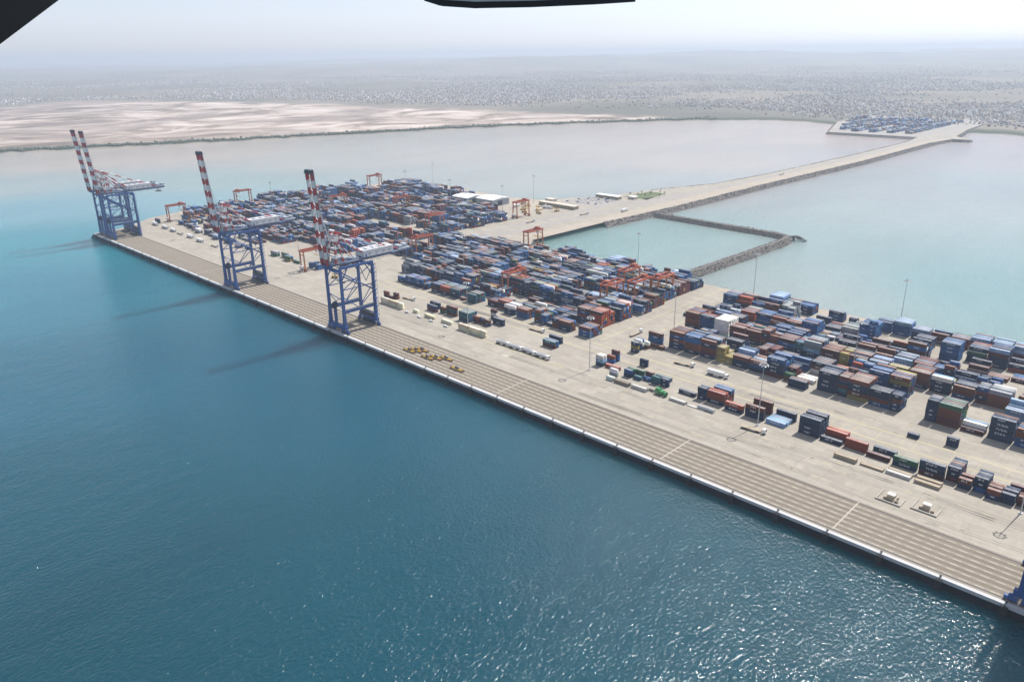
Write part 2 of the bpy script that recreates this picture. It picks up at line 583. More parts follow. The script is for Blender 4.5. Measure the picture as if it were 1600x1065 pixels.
def make_land():
    az = np.arange(-108, 16.1, 0.5)
    t = np.concatenate([[-60, -5, 8, 20, 45, 80, 130, 200, 300, 420], np.geomspace(560, 44000, 62)])
    A, T = np.meshgrid(az, t)
    rs = shore_r(A) + 22 * (vnoise(A * 1.7, A * 0 + 3.0, 5) - 0.5) + 8 * (vnoise(A * 6.0, A * 0 + 9.0, 6) - 0.5)
    Rr = rs + T
    Z = land_height(A, Rr)
    X = Rr * np.sin(np.radians(A))
    Y = Rr * np.cos(np.radians(A)) + CAM.y
    V = np.stack([X.ravel(), Y.ravel(), Z.ravel()], 1)
    rt = sand_r(A) + 160 * (vnoise(X / 400, Y / 400, 8) - 0.5)
    sand = np.clip((rt - Rr) / 120, 0, 1)
    nearr = np.interp(A, [-90, -40, -32, -20], [26.0, 26, 40, 60])
    sand = sand * np.clip((T - nearr) / 60, 0, 1)
    n = vnoise(X / 500, Y / 500, 11)
    scrub = np.array([.135, .132, .110])
    brown = np.array([.275, .240, .200])
    fringe = np.array([.060, .075, .040])
    C = scrub[None, None] * (1 - n[..., None]) + brown[None, None] * n[..., None]
    fr = np.clip(1 - (T - nearr) / 50, 0, 1)[..., None]
    C = C * (1 - fr) + fringe * fr
    sh = np.clip((12 - T) / 15, 0, 1)[..., None]
    C = C * (1 - sh) + np.array([.32, .27, .22]) * sh
    nx, ny = len(az), len(t)
    i = np.arange((nx - 1) * (ny - 1))
    a = (i // (nx - 1)) * nx + i % (nx - 1)
    F = np.stack([a, a + 1, a + nx + 1, a + nx], 1)[:, ::-1]
    C4 = np.concatenate([C.reshape(-1, 3), np.ones((C.shape[0] * C.shape[1], 1))], 1)
    me = mesh_np('coastal_terrain', V, F, 'coastal_land', {'tint': ('POINT', 'FLOAT_COLOR', C4), 'sand': ('POINT', 'FLOAT', sand.ravel())}, True)
    tag(link('coastal_terrain', me), kind='structure')


make_land()

# ---- terminal platform: one sheet with real sides
OUT = [(260, -0.0), (-1072, -0.0), (-1078, 34), (-1096, 62), (-1120, 90), (-1136, 140), (-1142, 320), (-1130, 430), (-1092, 540), (-1000, 548),
       (-930, 540), (-842, 536), (-790, 552), (-735, 640), (-712, 735), (-668, 850), (-652, 1000), (-640, 1380), (-640, 1690), (-655, 1790), (-880, 1792), (-985, 2100),
       (-1010, 2420), (-640, 2420), (-616, 2060), (-588, 1862), (-540, 1803), (-540, 1796), (-580, 1790), (-589, 1690), (-588, 1280), (-602, 900), (-606, 640), (-616, 480), (-618, 345),
       (-600, 322), (-340, 318), (260, 318)]


def platform():
    b = MB()
    n = len(OUT)
    b.face([(x, y, 0.0) for x, y in OUT][::-1])
    me = b.mesh('yard_pavement', ['apron_paving'])
    o = tag(link('yard_pavement', me), kind='structure')
    return o


PAV = platform()


def revetment(name, pts, label, closed=False, w=9.0, z0=-7.0):
    """sloped rock skirt along the outer side (left of travel)"""
    b = MB()
    P = [Vector((x, y, 0)) for x, y in pts]
    outs = []
    for i, p in enumerate(P):
        d = (P[min(i + 1, len(P) - 1)] - P[max(i - 1, 0)]).normalized()
        outs.append(Vector((-d.y, d.x, 0)))
    for i in range(len(P) - 1):
        a, c = P[i], P[i + 1]
        b.face([a + Vector((0, 0, -0.05)), a + outs[i] * w + Vector((0, 0, z0)), c + outs[i + 1] * w + Vector((0, 0, z0)), c + Vector((0, 0, -0.05))])
    o = b.build(name, 'rock_fill')
    tag(o, label, 'revetment')
    return o, P, outs


def rocks(name, parent, spots, smin, smax, seed):
    """many small angular stones as one mass"""
    rg = np.random.default_rng(seed)
    base = np.array([(1, 0, 0), (-1, 0, 0), (0, 1, 0), (0, -1, 0), (0, 0, 1), (0, 0, -1)], float)
    fac = np.array([(0, 2, 4), (2, 1, 4), (1, 3, 4), (3, 0, 4), (2, 0, 5), (1, 2, 5), (3, 1, 5), (0, 3, 5)])
    S = np.asarray(spots, float)
    n = len(S)
    sc_ = rg.uniform(smin, smax, (n, 1, 1)) * rg.uniform(0.7, 1.3, (n, 6, 1))
    an = rg.uniform(0, 6.28, n)
    ca, sa = np.cos(an), np.sin(an)
    B = np.repeat(base[None], n, 0) * sc_
    B += rg.normal(0, 0.15, B.shape) * sc_
    Bx = B[..., 0] * ca[:, None] - B[..., 1] * sa[:, None]
    By = B[..., 0] * sa[:, None] + B[..., 1] * ca[:, None]
    V = np.stack([Bx + S[:, None, 0], By + S[:, None, 1], B[..., 2] * 0.8 + S[:, None, 2]], 2).reshape(-1, 3)
    F = (fac[None] + 6 * np.arange(n)[:, None, None]).reshape(-1, 3)
    me = mesh_np(name, V, F, 'rock_armour')
    o = link(name, me, parent)
    o['kind'] = 'stuff'
    return o


def slope_spots(P, outs, w, z0, per_m, seed, t0=0.05, t1=0.75):
    rg = np.random.default_rng(seed)
    out = []
    for i in range(len(P) - 1):
        L = (P[i + 1] - P[i]).length
        for _ in range(int(L * per_m)):
            s, t = rg.random(), rg.uniform(t0, t1)
            p = P[i].lerp(P[i + 1], s) + outs[i].lerp(outs[i + 1], s) * (w * t)
            out.append((p.x, p.y, z0 * t))
    return out


SEGS = [('rock_revetment', OUT[1:16], 'grey rock slope along the far seaward edge of the container yard', 0.35),
        ('rock_revetment', OUT[15:22], 'grey rock slope on the lagoon side of the causeway', 0.3),
        ('rock_revetment', OUT[23:34], 'grey rock slope on the open water side of the causeway', 1.5),
        ('rock_revetment', OUT[34:38], 'grey rock slope behind the container yard facing the turquoise water', 0.8)]
for i, (nm, pts, lab, dens) in enumerate(SEGS):
    o, P, outs = revetment(nm, pts[::1], lab, w=10)
    # outer side is on the left or the right depending on travel: OUT runs clockwise seen from above, so outside is to the left
    o_ = slope_spots(P, outs, 10, -7.0, dens, 20 + i)
    rocks('armour_stones', o, o_, 0.6, 1.4, 40 + i)

for nm, pts in (('crest_stones', OUT[14:19]), ('crest_stones', OUT[29:34])):
    P = [Vector((x, y, 0)) for x, y in pts]
    rg_ = np.random.default_rng(len(pts) + int(pts[0][1]))
    sp = []
    for i in range(len(P) - 1):
        for _ in range(int((P[i + 1] - P[i]).length * 0.9)):
            q = P[i].lerp(P[i + 1], rg_.random())
            sp.append((q.x + rg_.normal(0, 1.2), q.y, 0.1))
    o = rocks(nm, PAV, sp, 0.4, 1.0, 91)

# ---- quay wall under the cope, cope blocks, fenders, crane rails, lanes (all part of the quay)
quay = tag(empty('quay_wall', (0, 0, 0)), kind='structure')
MB().box(-1072, 260, 0.9, 3.2, -12, -0.9).build('wall_face', 'shaded_concrete', quay)
MB().box(-1072, 260, 0.05, 2.2, -0.89, -0.06).build('deck_slab', 'shaded_concrete', quay)
cope_me = MB().box(0.15, 24.15, -0.35, 1.75, -1.35, 0.32).mesh('cope_block', 'cope_concrete')
fend_me = MB().box(-1.3, 1.3, -1.6, -0.5, -5.6, -0.5).box(-0.8, 0.8, -0.55, 0.95, -3.8, -1.8).mesh('fender', 'rubber_black')
X0 = -109.5
for kx in range(-39, 15):
    x = X0 + 24.4 * kx
    if x < -1072:
        continue
    link('cope_block', cope_me, quay, (x, 0, 0))
    link('fender', fend_me, quay, (x, 0, 0))
x = X0 + 24.4 * -39
MB().box(-1072, x - 0.1, -0.35, 1.75, -1.35, 0.32).build('cope_block', 'cope_concrete', quay) if x > -1072 else None
bol = MB()
bol.tube((0, 0, 0), (0, 0, 0.55), 0.32, 0.24, 8).box(-0.55, 0.55, -0.28, 0.28, 0.5, 0.8)
bol_me = bol.mesh('mooring_bollard', 'crane_dark')
for kx in range(-39, 5):
    o = link('mooring_bollard', bol_me, None, (X0 + 24.4 * kx + 0.02, 0.75, 0.325))
    tag(o, f'small dark mooring bollard on the pale quay edge, {ORD[5 - kx]} from right', 'bollard', 'mooring bollards along the quay edge')

lanes = tag(MB().box(-1070, 260, 2.3, 36.2, -0.02, 0.006).build('quay_lanes', 'lane_paving'), kind='structure')
LW = 4.32
LY = [5.3 + LW * i for i in range(8)]
for i in range(7):
    y = LY[i]
    MB().box(-1069, 259, y + 1.15, y + 3.55, 0.0, 0.011).build('wheel_track', 'lane_track', lanes)
for y in (4.0, 34.5):
    MB().box(-1069, 259, y - 0.35, y + 0.35, 0.0, 0.015).box(-1069, 259, y - 0.07, y + 0.07, 0.0, 0.10).build('crane_rail', 'crane_dark', lanes)
dash = MB()
for y in LY[:-1]:
    for i in range(220):
        x = -1068 + i * 6.03
        dash.box(x, x + 3.4, y - 0.22, y + 0.22, 0.0, 0.0145)
d_ = dash.build('lane_dashes', 'line_white', lanes)
d_['kind'] = 'stuff'
for x in (-108.6, -334, -560, -780, -205):
    MB().box(x - 0.35, x + 0.35, 4.6, 35.8, 0.0, 0.019).build('cross_line', 'line_white', lanes)
MB().box(-1069, 259, 36.25, 37.6, 0.0, 0.012).build('edge_strip', 'apron_light', lanes)

# yard lines
ylines = tag(empty('yard_road_markings'), kind='structure')
for y, x0, x1 in ((107.3, -610, 260), (121.9, -350, 260), (119.0, -610, -370), (68.0, -420, -330)):
    MB().box(x0, x1, y - 0.3, y + 0.3, 0.0, 0.014).build('painted_line', 'line_yellow', ylines)
for x in (-345.0, -322.0):
    MB().box(x - 0.25, x + 0.25, 130, 312, 0.0, 0.014).build('painted_line', 'line_yellow', ylines)
MB().box(-420, -345, 53.7, 54.4, 0, 0.014).build('painted_line', 'line_white', ylines)
MB().box(-380.5, -374.5, 55, 59, 0, 0.016).build('painted_patch', 'line_white', ylines)
mk = MB()
for i in range(120):
    x, y = random.uniform(-345, -60), random.choice([44, 58, 62, 66, 126, 132, 140])
    mk.box(x, x + random.uniform(1.5, 5), y, y + 0.3, 0, 0.013)
o = mk.build('slot_marks', 'line_yellow', ylines)
o['kind'] = 'stuff'

tt = MB()
rt_ = random.Random(12)
for i in range(46):
    x, y, a = rt_.uniform(-560, -50), rt_.choice([42, 47, 52, 58, 63, 67, 112, 116, 128, 136, 143]), rt_.uniform(-0.03, 0.03)
    cv, L = rt_.uniform(-0.0009, 0.0009), rt_.randint(8, 22)
    for off in (-1.0, 1.0):
        px, py, aa = x - math.sin(a) * off, y + math.cos(a) * off, a
        for j in range(L):
            if py < 39.5 or py > 149:
                break
            qx, qy = px + math.cos(aa) * 5, py + math.sin(aa) * 5
            nx_, ny_ = -math.sin(aa) * 0.28, math.cos(aa) * 0.28
            tt.face([(px - nx_, py - ny_, 0.0105), (qx - nx_, qy - ny_, 0.0105), (qx + nx_, qy + ny_, 0.0105), (px + nx_, py + ny_, 0.0105)])
            px, py, aa = qx, qy, aa + cv * 5
o = tt.build('tyre_marks', 'tyre_black', ylines)
o['kind'] = 'stuff'
sl = MB()
for x in [-338 + 6.55 * i for i in range(44)]:
    if rt_.random() < 0.7:
        sl.box(x, x + 0.16, 110.0, 120.5, 0, 0.012)
o = sl.build('slot_lines', 'line_yellow', ylines)
o['kind'] = 'stuff'

# causeway road, sandy shoulder
road = tag(empty('causeway_road'), kind='structure')


def ribbon(name, pts, w, z, mat, parent):
    b = MB()
    P = [Vector((x, y, z)) for x, y in pts]
    L, R = [], []
    for i, p in enumerate(P):
        d = (P[min(i + 1, len(P) - 1)] - P[max(i - 1, 0)]).normalized()
        nn = Vector((-d.y, d.x, 0)) * (w / 2)
        L.append(p + nn)
        R.append(p - nn)
    for i in range(len(P) - 1):
        b.face([R[i], R[i + 1], L[i + 1], L[i]])
    return b.build(name, mat, parent)


ribbon('shoulder', [(-630, 345), (-627, 480), (-622, 640), (-617, 900), (-603, 1280), (-602, 1690), (-585, 1785)], 22, 0.012, 'road_dust', road)
ribbon('carriageway', [(-668, 335), (-662, 480), (-655, 600), (-645, 720), (-637, 900), (-624, 1280), (-622, 1690), (-608, 1790), (-624, 1950), (-650, 2400)], 13, 0.02, 'road_asphalt', road)
ribbon('carriageway', [(-690, 335), (-690, 480), (-686, 560), (-672, 650), (-656, 730)], 11, 0.016, 'road_asphalt', road)
ribbon('dusty_ground', [(-900, 500), (-800, 505), (-735, 540)], 60, 0.008, 'road_dust', road)
ribbon('dusty_ground', [(-1110, 470), (-1040, 500), (-930, 500)], 60, 0.008, 'road_dust', road)
ribbon('dusty_ground', [(-850, 262), (-740, 275)], 46, 0.008, 'road_dust', road)
ribbon('dusty_ground', [(-350, 313), (-100, 313)], 9, 0.008, 'road_dust', road)

# far port platform surface
tag(MB().face([(-870, 1800, 0.01), (-640, 1800, 0.01), (-655, 2400, 0.01), (-1000, 2400, 0.01), (-975, 2100, 0.01)]).build('far_yard_pavement', 'road_asphalt'), kind='structure')

# ---- rock breakwater closing the basin
def breakwater():
    pts = [(-604, 583), (-560, 580), (-420, 574), (-402, 566), (-398, 540), (-400, 440), (-404, 330)]
    b = MB()
    P = [Vector((x, y, 0)) for x, y in pts]
    N = []
    for i in range(len(P)):
        d0 = (P[i] - P[max(i - 1, 0)]).normalized() if i else (P[1] - P[0]).normalized()
        d1 = (P[min(i + 1, len(P) - 1)] - P[i]).normalized() if i < len(P) - 1 else d0
        d = (d0 + d1).normalized()
        N.append(Vector((-d.y, d.x, 0)))
    prof = [(-13, -10), (-3.6, -1.2), (3.6, -1.2), (13, -10)]
    for i in range(len(P) - 1):
        for (o0, z0), (o1, z1) in zip(prof[:-1], prof[1:]):
            b.face([P[i] + N[i] * o1 + Vector((0, 0, z1)), P[i] + N[i] * o0 + Vector((0, 0, z0)),
                    P[i + 1] + N[i + 1] * o0 + Vector((0, 0, z0)), P[i + 1] + N[i + 1] * o1 + Vector((0, 0, z1))][::-1])
    root = b.build('rock_breakwater', 'rock_fill')
    tag(root, 'bent rubble breakwater enclosing the turquoise basin behind the yard', 'breakwater')
    cr = MB()
    for i in range(len(P) - 1):
        cr.face([P[i] + N[i] * 2.6 + Vector((0, 0, -1.05)), P[i] - N[i] * 2.6 + Vector((0, 0, -1.05)),
                 P[i + 1] - N[i + 1] * 2.6 + Vector((0, 0, -1.05)), P[i + 1] + N[i + 1] * 2.6 + Vector((0, 0, -1.05))])
    cr.build('crest_track', 'rock_fill', root)
    rg = np.random.default_rng(3)
    sp = []
    for i in range(len(P) - 1):
        L = (P[i + 1] - P[i]).length
        for _ in range(int(L * 5.5)):
            s, sd = rg.random(), rg.choice([-1, 1])
            t = rg.uniform(2.4, 12)
            z = -1.1 if t < 3.6 else -1.2 - (t - 3.6) * 0.93
            q = P[i].lerp(P[i + 1], s) + N[i].lerp(N[i + 1], s) * (t * sd)
            sp.append((q.x, q.y, z))
    for _ in range(240):   # the bulb at the corner
        a, t = rg.uniform(0, 6.28), rg.uniform(0, 11)
        sp.append((-394 + t * math.cos(a) * 1.2, 572 + t * math.sin(a) * 0.8, -1.4 - max(0, t - 3) * 0.6))
    rocks('armour_stones', root, sp, 0.5, 1.25, 77)


breakwater()

# ================================================================== containers
PAL = {'n': ('navy blue', (0.011, 0.026, 0.062)), 'b': ('bright blue', (0.017, 0.068, 0.180)), 'l': ('pale blue', (0.156, 0.248, 0.386)), 'r': ('rust brown', (0.108, 0.035, 0.020)),
       'm': ('maroon', (0.076, 0.020, 0.022)), 'o': ('orange red', (0.216, 0.043, 0.020)), 'w': ('white', (0.552, 0.552, 0.534)), 'g': ('grey', (0.173, 0.187, 0.202)),
       'e': ('green', (0.022, 0.079, 0.045)), 'y': ('olive yellow', (0.216, 0.173, 0.054)), 't': ('teal', (0.025, 0.086, 0.108)), 'c': ('cream', (0.570, 0.524, 0.368))}
WEI = dict(n=40, b=26, l=3, r=15, m=9, o=4, w=2.5, g=2.5, e=2, y=2, t=3)
KEYS = list(WEI)
WARR = np.array([WEI[q] for q in KEYS], float)
WARR /= WARR.sum()
CH, CW, TIER, ROWP = 2.72, 2.44, 2.75, 2.52
LEN = {40: 12.19, 20: 6.06}


def rcol():
    return KEYS[RNG.choice(len(KEYS), p=WARR)]


CONT = []      # x0, y0, z0, L, key, section, block, bay, row, tier, is_top, front_open


def add_stack(x, y, L, keys, sec, blk, bay, row):
    for t, q in enumerate(keys):
        jx, jy = RNG.normal(0, 0.07), RNG.normal(0, 0.05)
        CONT.append([x + jx, y + jy, t * TIER, L, q, sec, blk, bay, row, t, t == len(keys) - 1])


# ---- containers standing loose on the apron (world positions)
APRON = [(-313.3, 125.9, 20, 1, 'nyn'), (-314.9, 131.7, 20, 2, 'nnw'), (-312.3, 138.3, 20, 1, 'rw'), (-312.5, 147.2, 40, 1, 'rbbr'), (-308.7, 144.0, 40, 1, 'r'),
         (-316.2, 87.4, 20, 2, 'nlw'), (-314.1, 97.7, 20, 1, 'br'), (-313.9, 102.8, 20, 1, 'bbm'), (-308.9, 88.9, 40, 1, 'o'), (-294.8, 72.0, 20, 1, 'w'),
         (-297.5, 79.2, 20, 1, 'gw'), (-289.3, 84.8, 20, 1, 'nb'), (-289.0, 88.1, 20, 1, 'ne'), (-282.7, 89.6, 20, 1, 'te'), (-276.0, 91.4, 20, 1, 'nm'),
         (-292.3, 107.6, 20, 1, 'nn'), (-281.6, 85.2, 20, 1, 't'), (-275.2, 88.0, 20, 1, 'b'), (-268.4, 87.3, 20, 1, 'tt'), (-261.7, 88.2, 20, 1, 'nn'),
         (-271.4, 97.0, 40, 1, 't'), (-246.1, 87.0, 40, 1, 'n'), (-232.5, 87.2, 20, 2, 'nnn'), (-225.6, 87.5, 40, 5, 'nro'), (-211.6, 85.2, 40, 1, 'no'),
         (-197.8, 85.2, 40, 1, 'nnr'), (-198.0, 95.8, 40, 1, 'rrr'), (-183.9, 85.2, 40, 4, 'l'), (-182.9, 96.3, 40, 1, 'nn'), (-164.0, 86.5, 40, 5, 'nnnn'),
         (-150.8, 85.8, 40, 1, 'n'), (-150.1, 91.4, 40, 2, 'ro'), (-137.2, 87.4, 40, 1, 'oo'), (-124.2, 85.0, 40, 1, 'm'), (-123.7, 93.8, 40, 1, 'n'),
         (-110.4, 84.8, 40, 1, 'ne'), (-97.2, 84.4, 40, 1, 'mnn'), (-84.6, 87.3, 20, 5, 'mnn'), (-78.2, 83.5, 20, 3, 'nr'), (-71.4, 85.2, 20, 4, 'bnn'),
         (-65.1, 86.1, 20, 2, 'mr'), (-64.8, 82.1, 20, 1, 'nr'), (-58.6, 82.6, 20, 1, 'nn'), (-58.4, 87.2, 20, 2, 'nn'), (-57.4, 94.7, 20, 1, 'mm'),
         (-51.9, 84.5, 20, 2, 'mr'), (-45.4, 84.0, 40, 2, 'nn'), (-115.8, 123.4, 20, 1, 'n'), (-96.4, 127.3, 20, 1, 'nn'), (-553.1, 72.8, 40, 1, 'cc'),
         (-540.4, 72.8, 40, 1, 'cc'), (-527.8, 72.8, 20, 1, 'cc'), (-509.7, 75.1, 20, 1, 'c'), (-492.0, 73.4, 40, 1, 'c'), (-470.7, 74.2, 40, 1, 'c'), (-446.7, 72.0, 40, 1, 'cc'),
         (-434.0, 72.0, 40, 1, 'cc'), (-421.4, 72.0, 20, 1, 'cc'), (-566.4, 86.2, 20, 1, 'mr'), (-558.9, 85.7, 20, 1, 'm'), (-555.3, 88.9, 20, 1, 'rm'),
         (-505.1, 87.5, 40, 1, 'mn'), (-510.2, 95.1, 40, 1, 'nn'), (-490.8, 90.2, 20, 1, 'er'), (-483.7, 91.4, 40, 1, 'rtr'), (-487.4, 98.5, 20, 1, 'tr'),
         (-463.9, 88.0, 40, 4, 'ntt'), (-450.6, 92.7, 20, 1, 'mr'), (-444.2, 93.7, 20, 1, 'mn'), (-437.9, 92.8, 20, 1, 'nr'), (-447.0, 109.3, 20, 1, 'nwm'),
         (-436.3, 101.2, 40, 1, 'nn'), (-370.8, 91.0, 40, 2, 'mt'), (-374.1, 102.1, 40, 1, 'nn'),
         # far end of the apron
         (-744, 96, 40, 1, 'e'), (-760, 94, 40, 2, 'ye'), (-775, 100, 40, 1, 'ge'), (-792, 96, 40, 2, 'eg'), (-700, 96, 20, 4, 'bb'), (-712, 96, 20, 4, 'bb'), (-690, 120, 40, 6, 'rro'),
         (-845, 92, 40, 1, 'n'), (-862, 88, 40, 2, 'nw'), (-880, 92, 20, 2, 'wt'), (-893, 90, 40, 3, 'nb'), (-910, 94, 40, 2, 'n'), (-925, 90, 40, 2, 'nl'), (-944, 94, 40, 3, 'n'),
         (-960, 96, 40, 3, 'nn'), (-978, 92, 40, 2, 'gw'), (-996, 96, 40, 3, 'nm'), (-1014, 98, 40, 3, 'nn'), (-1030, 100, 40, 2, 'n'), (-1046, 100, 40, 3, 'nb'), (-1084, 84, 40, 1, 'nn')]
for i, (x, y, L, rows, keys) in enumerate(APRON):
    for rrow in range(rows):
        ks = keys if rrow == 0 else ''.join(q if random.random() < 0.35 else (keys[-1] if random.random() < 0.5 else rcol()) for q in keys)
        if rrow > 0 and rows > 2 and random.random() < 0.2:
            ks = ks[:-1] or ks
        if keys == 'l':
            ks = 'l'
        add_stack(x, y + rrow * ROWP, L, ks, 'apron', 0, i, rrow)

# ---- blocks of the yard; the first bays are set by hand, the rest vary
PITCH = 23.6


def gen_block(sec, blk, x0, x1, y, rows=6, dens=0.9, hmean=3.2, seed=0, keep=None):
    """fill a block from x0 to x1 with bays of two short or one long stack"""
    rg = np.random.default_rng(seed)
    x, bay = x0, 0
    h = rg.integers(2, 6)
    while x + 12.2 <= x1:
        bay += 1
        if rg.random() < 0.55:
            h = int(np.clip(round(rg.normal(hmean, 1.3)), 0, 5))
        if rg.random() > dens:
            h_b = 0
        else:
            h_b = h
        twenty = rg.random() < 0.27
        theme = 'nnnnbbbrrmmlgo'[int(rg.integers(0, 14))]
        fleet = rg.random() < 0.45
        for part in ((0, 6.35) if twenty else (0,)):
            for rw in range(rows):
                hh = h_b
                u = rg.random()
                if u < 0.16:
                    hh -= 1
                elif u < 0.24:
                    hh -= 2
                elif u < 0.27:
                    hh = 0
                elif u < 0.33 and h_b > 0:
                    hh += 1
                hh = max(0, min(5, hh))
                if keep and not keep(x, y + rw * ROWP):
                    hh = 0
                if hh:
                    ks = ''.join(theme if (fleet and rg.random() < 0.75) else KEYS[rg.choice(len(KEYS), p=WARR)] for _ in range(hh))
                    add_stack(x + part, y + rw * ROWP, 20 if twenty else 40, ks, sec, blk, bay, rw)
        x += 13.1


def hand_block(sec, blk, y, items):
    for bay, (x, L, keys, rows, *opt) in enumerate(items, 1):
        yy = y + (opt[0] if opt else 0)
        for rw in range(rows):
            if rw == 0:
                ks = keys
            else:
                same = keys[0] in 'wy' or (len(opt) > 1 and opt[1])
                ks = keys if same else ''.join(keys[-1] if random.random() < 0.4 else rcol() for _ in keys)
                if not same and random.random() < 0.15:
                    ks = ks[:-1]
            if ks:
                add_stack(x, yy + rw * ROWP, L, ks, sec, blk, bay, rw)


# near yard, front block
hand_block('near', 1, 152.6, [
    (-297.5, 40, 'nnrbr', 6), (-284.1, 40, 'nrrbb', 6), (-270.6, 40, 'nmrnr', 6), (-257.4, 20, 'yyyy', 3), (-257.4, 20, 'yy', 3, 7.56), (-250.8, 20, 'yy', 4), (-244.2, 40, 'nnr', 3, 0),
    (-244.2, 40, 'nrll', 3, 7.56), (-231.0, 40, 'nbr', 5), (-218.6, 40, 'mnnnb', 6), (-205.6, 20, 're', 2), (-205.6, 20, 'rrm', 4, 5.04), (-199.0, 40, 'nn', 2, -7.0), (-199.0, 40, 'w', 3, 6.0),
    (-182.3, 40, 'nnnnn', 6), (-169.2, 20, 'ntmnm', 5), (-162.6, 40, 'yrnnr', 6), (-149.3, 40, 'brnn', 3), (-149.3, 40, 'ry', 3, 9.0), (-136.4, 20, 'nnrn', 3), (-136.4, 20, 'nn', 2, 7.56),
    (-116.0, 20, 'nnnnn', 4), (-109.4, 40, 'rmrre', 6), (-96.1, 40, 'm', 1), (-96.1, 40, 'rw', 2, 3.2), (-82.0, 40, 'nnnnn', 4), (-68.8, 40, 'bbrr', 6), (-55.4, 40, 'nnmr', 6), (-42, 40, 'nnnn', 6), (-28, 40, 'nrn', 6)])
gen_block('near', 2, -290, 60, 152.6 + PITCH, 6, 0.85, 3.0, 21, lambda x, y: not (-136 < x < -104))
hand_block('near', 3, 200.0, [(-313.6, 40, 'nrrmr', 6), (-300.3, 40, 'nnbbn', 3), (-300.3, 40, 'nnb', 3, 7.56), (-287.0, 40, 'wwwww', 6), (-273.5, 40, 'nnrr', 4), (-260.3, 40, 'nrmr', 6),
                              (-247.0, 20, 'nrmnr', 5), (-240.5, 20, 'rmrr', 4), (-234.0, 40, 'nnbm', 5), (-220.8, 20, 'nntt', 6), (-214.3, 40, 'nnlgg', 6), (-201.0, 40, 'mmmr', 6), (-188.0, 20, 'ryyy', 6),
                              (-181.4, 40, 'nnbr', 6), (-168.0, 40, 'rbgl', 5), (-154.8, 40, 'mrry', 3), (-141.4, 40, 'nmrr', 6), (-128.0, 40, 'nnnw', 2), (-128.0, 40, 'bnw', 2, 6.0),
                              (-114.6, 40, 'brr', 5), (-101.3, 20, 'mnmb', 4), (-94.8, 40, 'rrrg', 5)])
gen_block('near', 3, -80, 80, 200.0, 6, 0.9, 3.4, 23)
gen_block('near', 4, -330, 100, 200.0 + PITCH, 6, 0.88, 2.9, 24)
gen_block('near', 5, -316, 100, 200.0 + 2 * PITCH, 6, 0.88, 2.7, 25, lambda x, y: not (-146 < x < -126))
hand_block('near', 6, 262.0, [(-141.3, 40, 'bbbbb', 5, 0, True)])
gen_block('near', 6, -320, -146, 270.8, 6, 0.82, 2.6, 26)
gen_block('near', 6, -126, 100, 270.8, 6, 0.85, 2.7, 27)
hand_block('near', 7, 294.5, [(-330, 40, 'r', 2), (-316, 40, 'm', 2), (-303, 40, 'ro', 2), (-288.5, 40, 'ttbl', 6, 0, True), (-275, 40, 'nnl', 5), (-262, 40, 'nnb', 5), (-236, 40, 'bbn', 3), (-219, 20, 'nn', 2),
                              (-205, 20, 'nn', 3), (-198, 40, 'bbb', 4), (-184.5, 40, 'bbbl', 5, 0, True), (-171, 40, 'nnl', 4), (-157, 40, 'mmr', 4), (-143.5, 40, 'rrm', 5), (-130, 40, 'nnml', 5), (-116.5, 40, 'rrml', 5),
                              (-103, 40, 'nmll', 5), (-89.5, 40, 'nnb', 5), (-76, 40, 'nrl', 5), (-62, 40, 'bbb', 5)])

# middle yard
hand_block('middle', 1, 127.0, [(-598, 40, 'nb', 3), (-585.5, 40, 'nbb', 5), (-572.3, 40, 'nbb', 5), (-559, 20, 'nn', 3), (-546.5, 40, 'nmn', 6), (-533.3, 40, 'nro', 6), (-520, 40, 'nnt', 6), (-506, 20, 'r', 1), (-497.5, 40, 'ttt', 5),
                                (-475.4, 40, 'nm', 4, 6.0), (-462.2, 40, 'rno', 4, 6.0), (-448.5, 40, 'nnw', 5), (-433.5, 40, 'bbr', 6), (-413.0, 20, 'nrer', 4), (-406.2, 20, 'nbb', 6), (-399.5, 20, 'n', 2),
                                (-393.0, 20, 'rrn', 6), (-386.3, 40, 'nnr', 3), (-365.2, 40, 'bbm', 6, 0)])
for bi in range(1, 8):
    yb = 127.0 + PITCH * bi
    keep = None
    if bi == 1:
        keep = lambda x, y: not (-482 < x < -460)
    gen_block('middle', bi + 1, [0, -625, -640, -696, -702, -696, -690, -640][bi] + (bi % 3) * 3, -352.2, yb, 7, 0.97, [0, 3.7, 4.2, 3.7, 3.8, 3.6, 4.0, 3.5][bi], 30 + bi, keep)

# far yard
def far_keep(x, y):
    if x > -835 and y < 150 or (-835 < x and y < 205 and x > -735):
        return False
    if -880 < x < -745 and 258 < y < 300:
        return False
    if y > 430 and x > -892:
        return False
    if -760 < x and y > 405:
        return False
    if y > 330 and x > -735 and y < 345:
        return False
    return True


gen_block('far', 17, -1062, -850, 112.0, 5, 0.8, 1.5, 59)
for bi in range(16):
    yb = 134.0 + PITCH * bi
    if yb > 500:
        break
    west = -1118 if yb < 420 else -1078
    gen_block('far', bi + 1, west + (bi % 2) * 5, -713, yb, 7, 0.93, 3.2, 60 + bi, far_keep)

# far port by the causeway head
for rx in range(7):
    hrow = 3
    for ry in range(34):
        x = -972 + rx * 44
        y = 1822 + ry * 12.7 + rx * 6
        if y < 1815 + max(0, (-868 - x)) * 2.95 or y > 2290 or x > -668:
            continue
        if RNG.random() < 0.25:
            hrow = int(RNG.integers(2, 5))
        if RNG.random() < 0.07:
            continue
        for a in range(3):
            h = max(1, hrow - int(RNG.integers(0, 2)))
            ks = ''.join(('nbnblbgnbr'[int(RNG.integers(0, 10))]) for _ in range(h))
            add_stack(x + a * 5.9, y, 20, ks, 'farport', rx, ry, a)

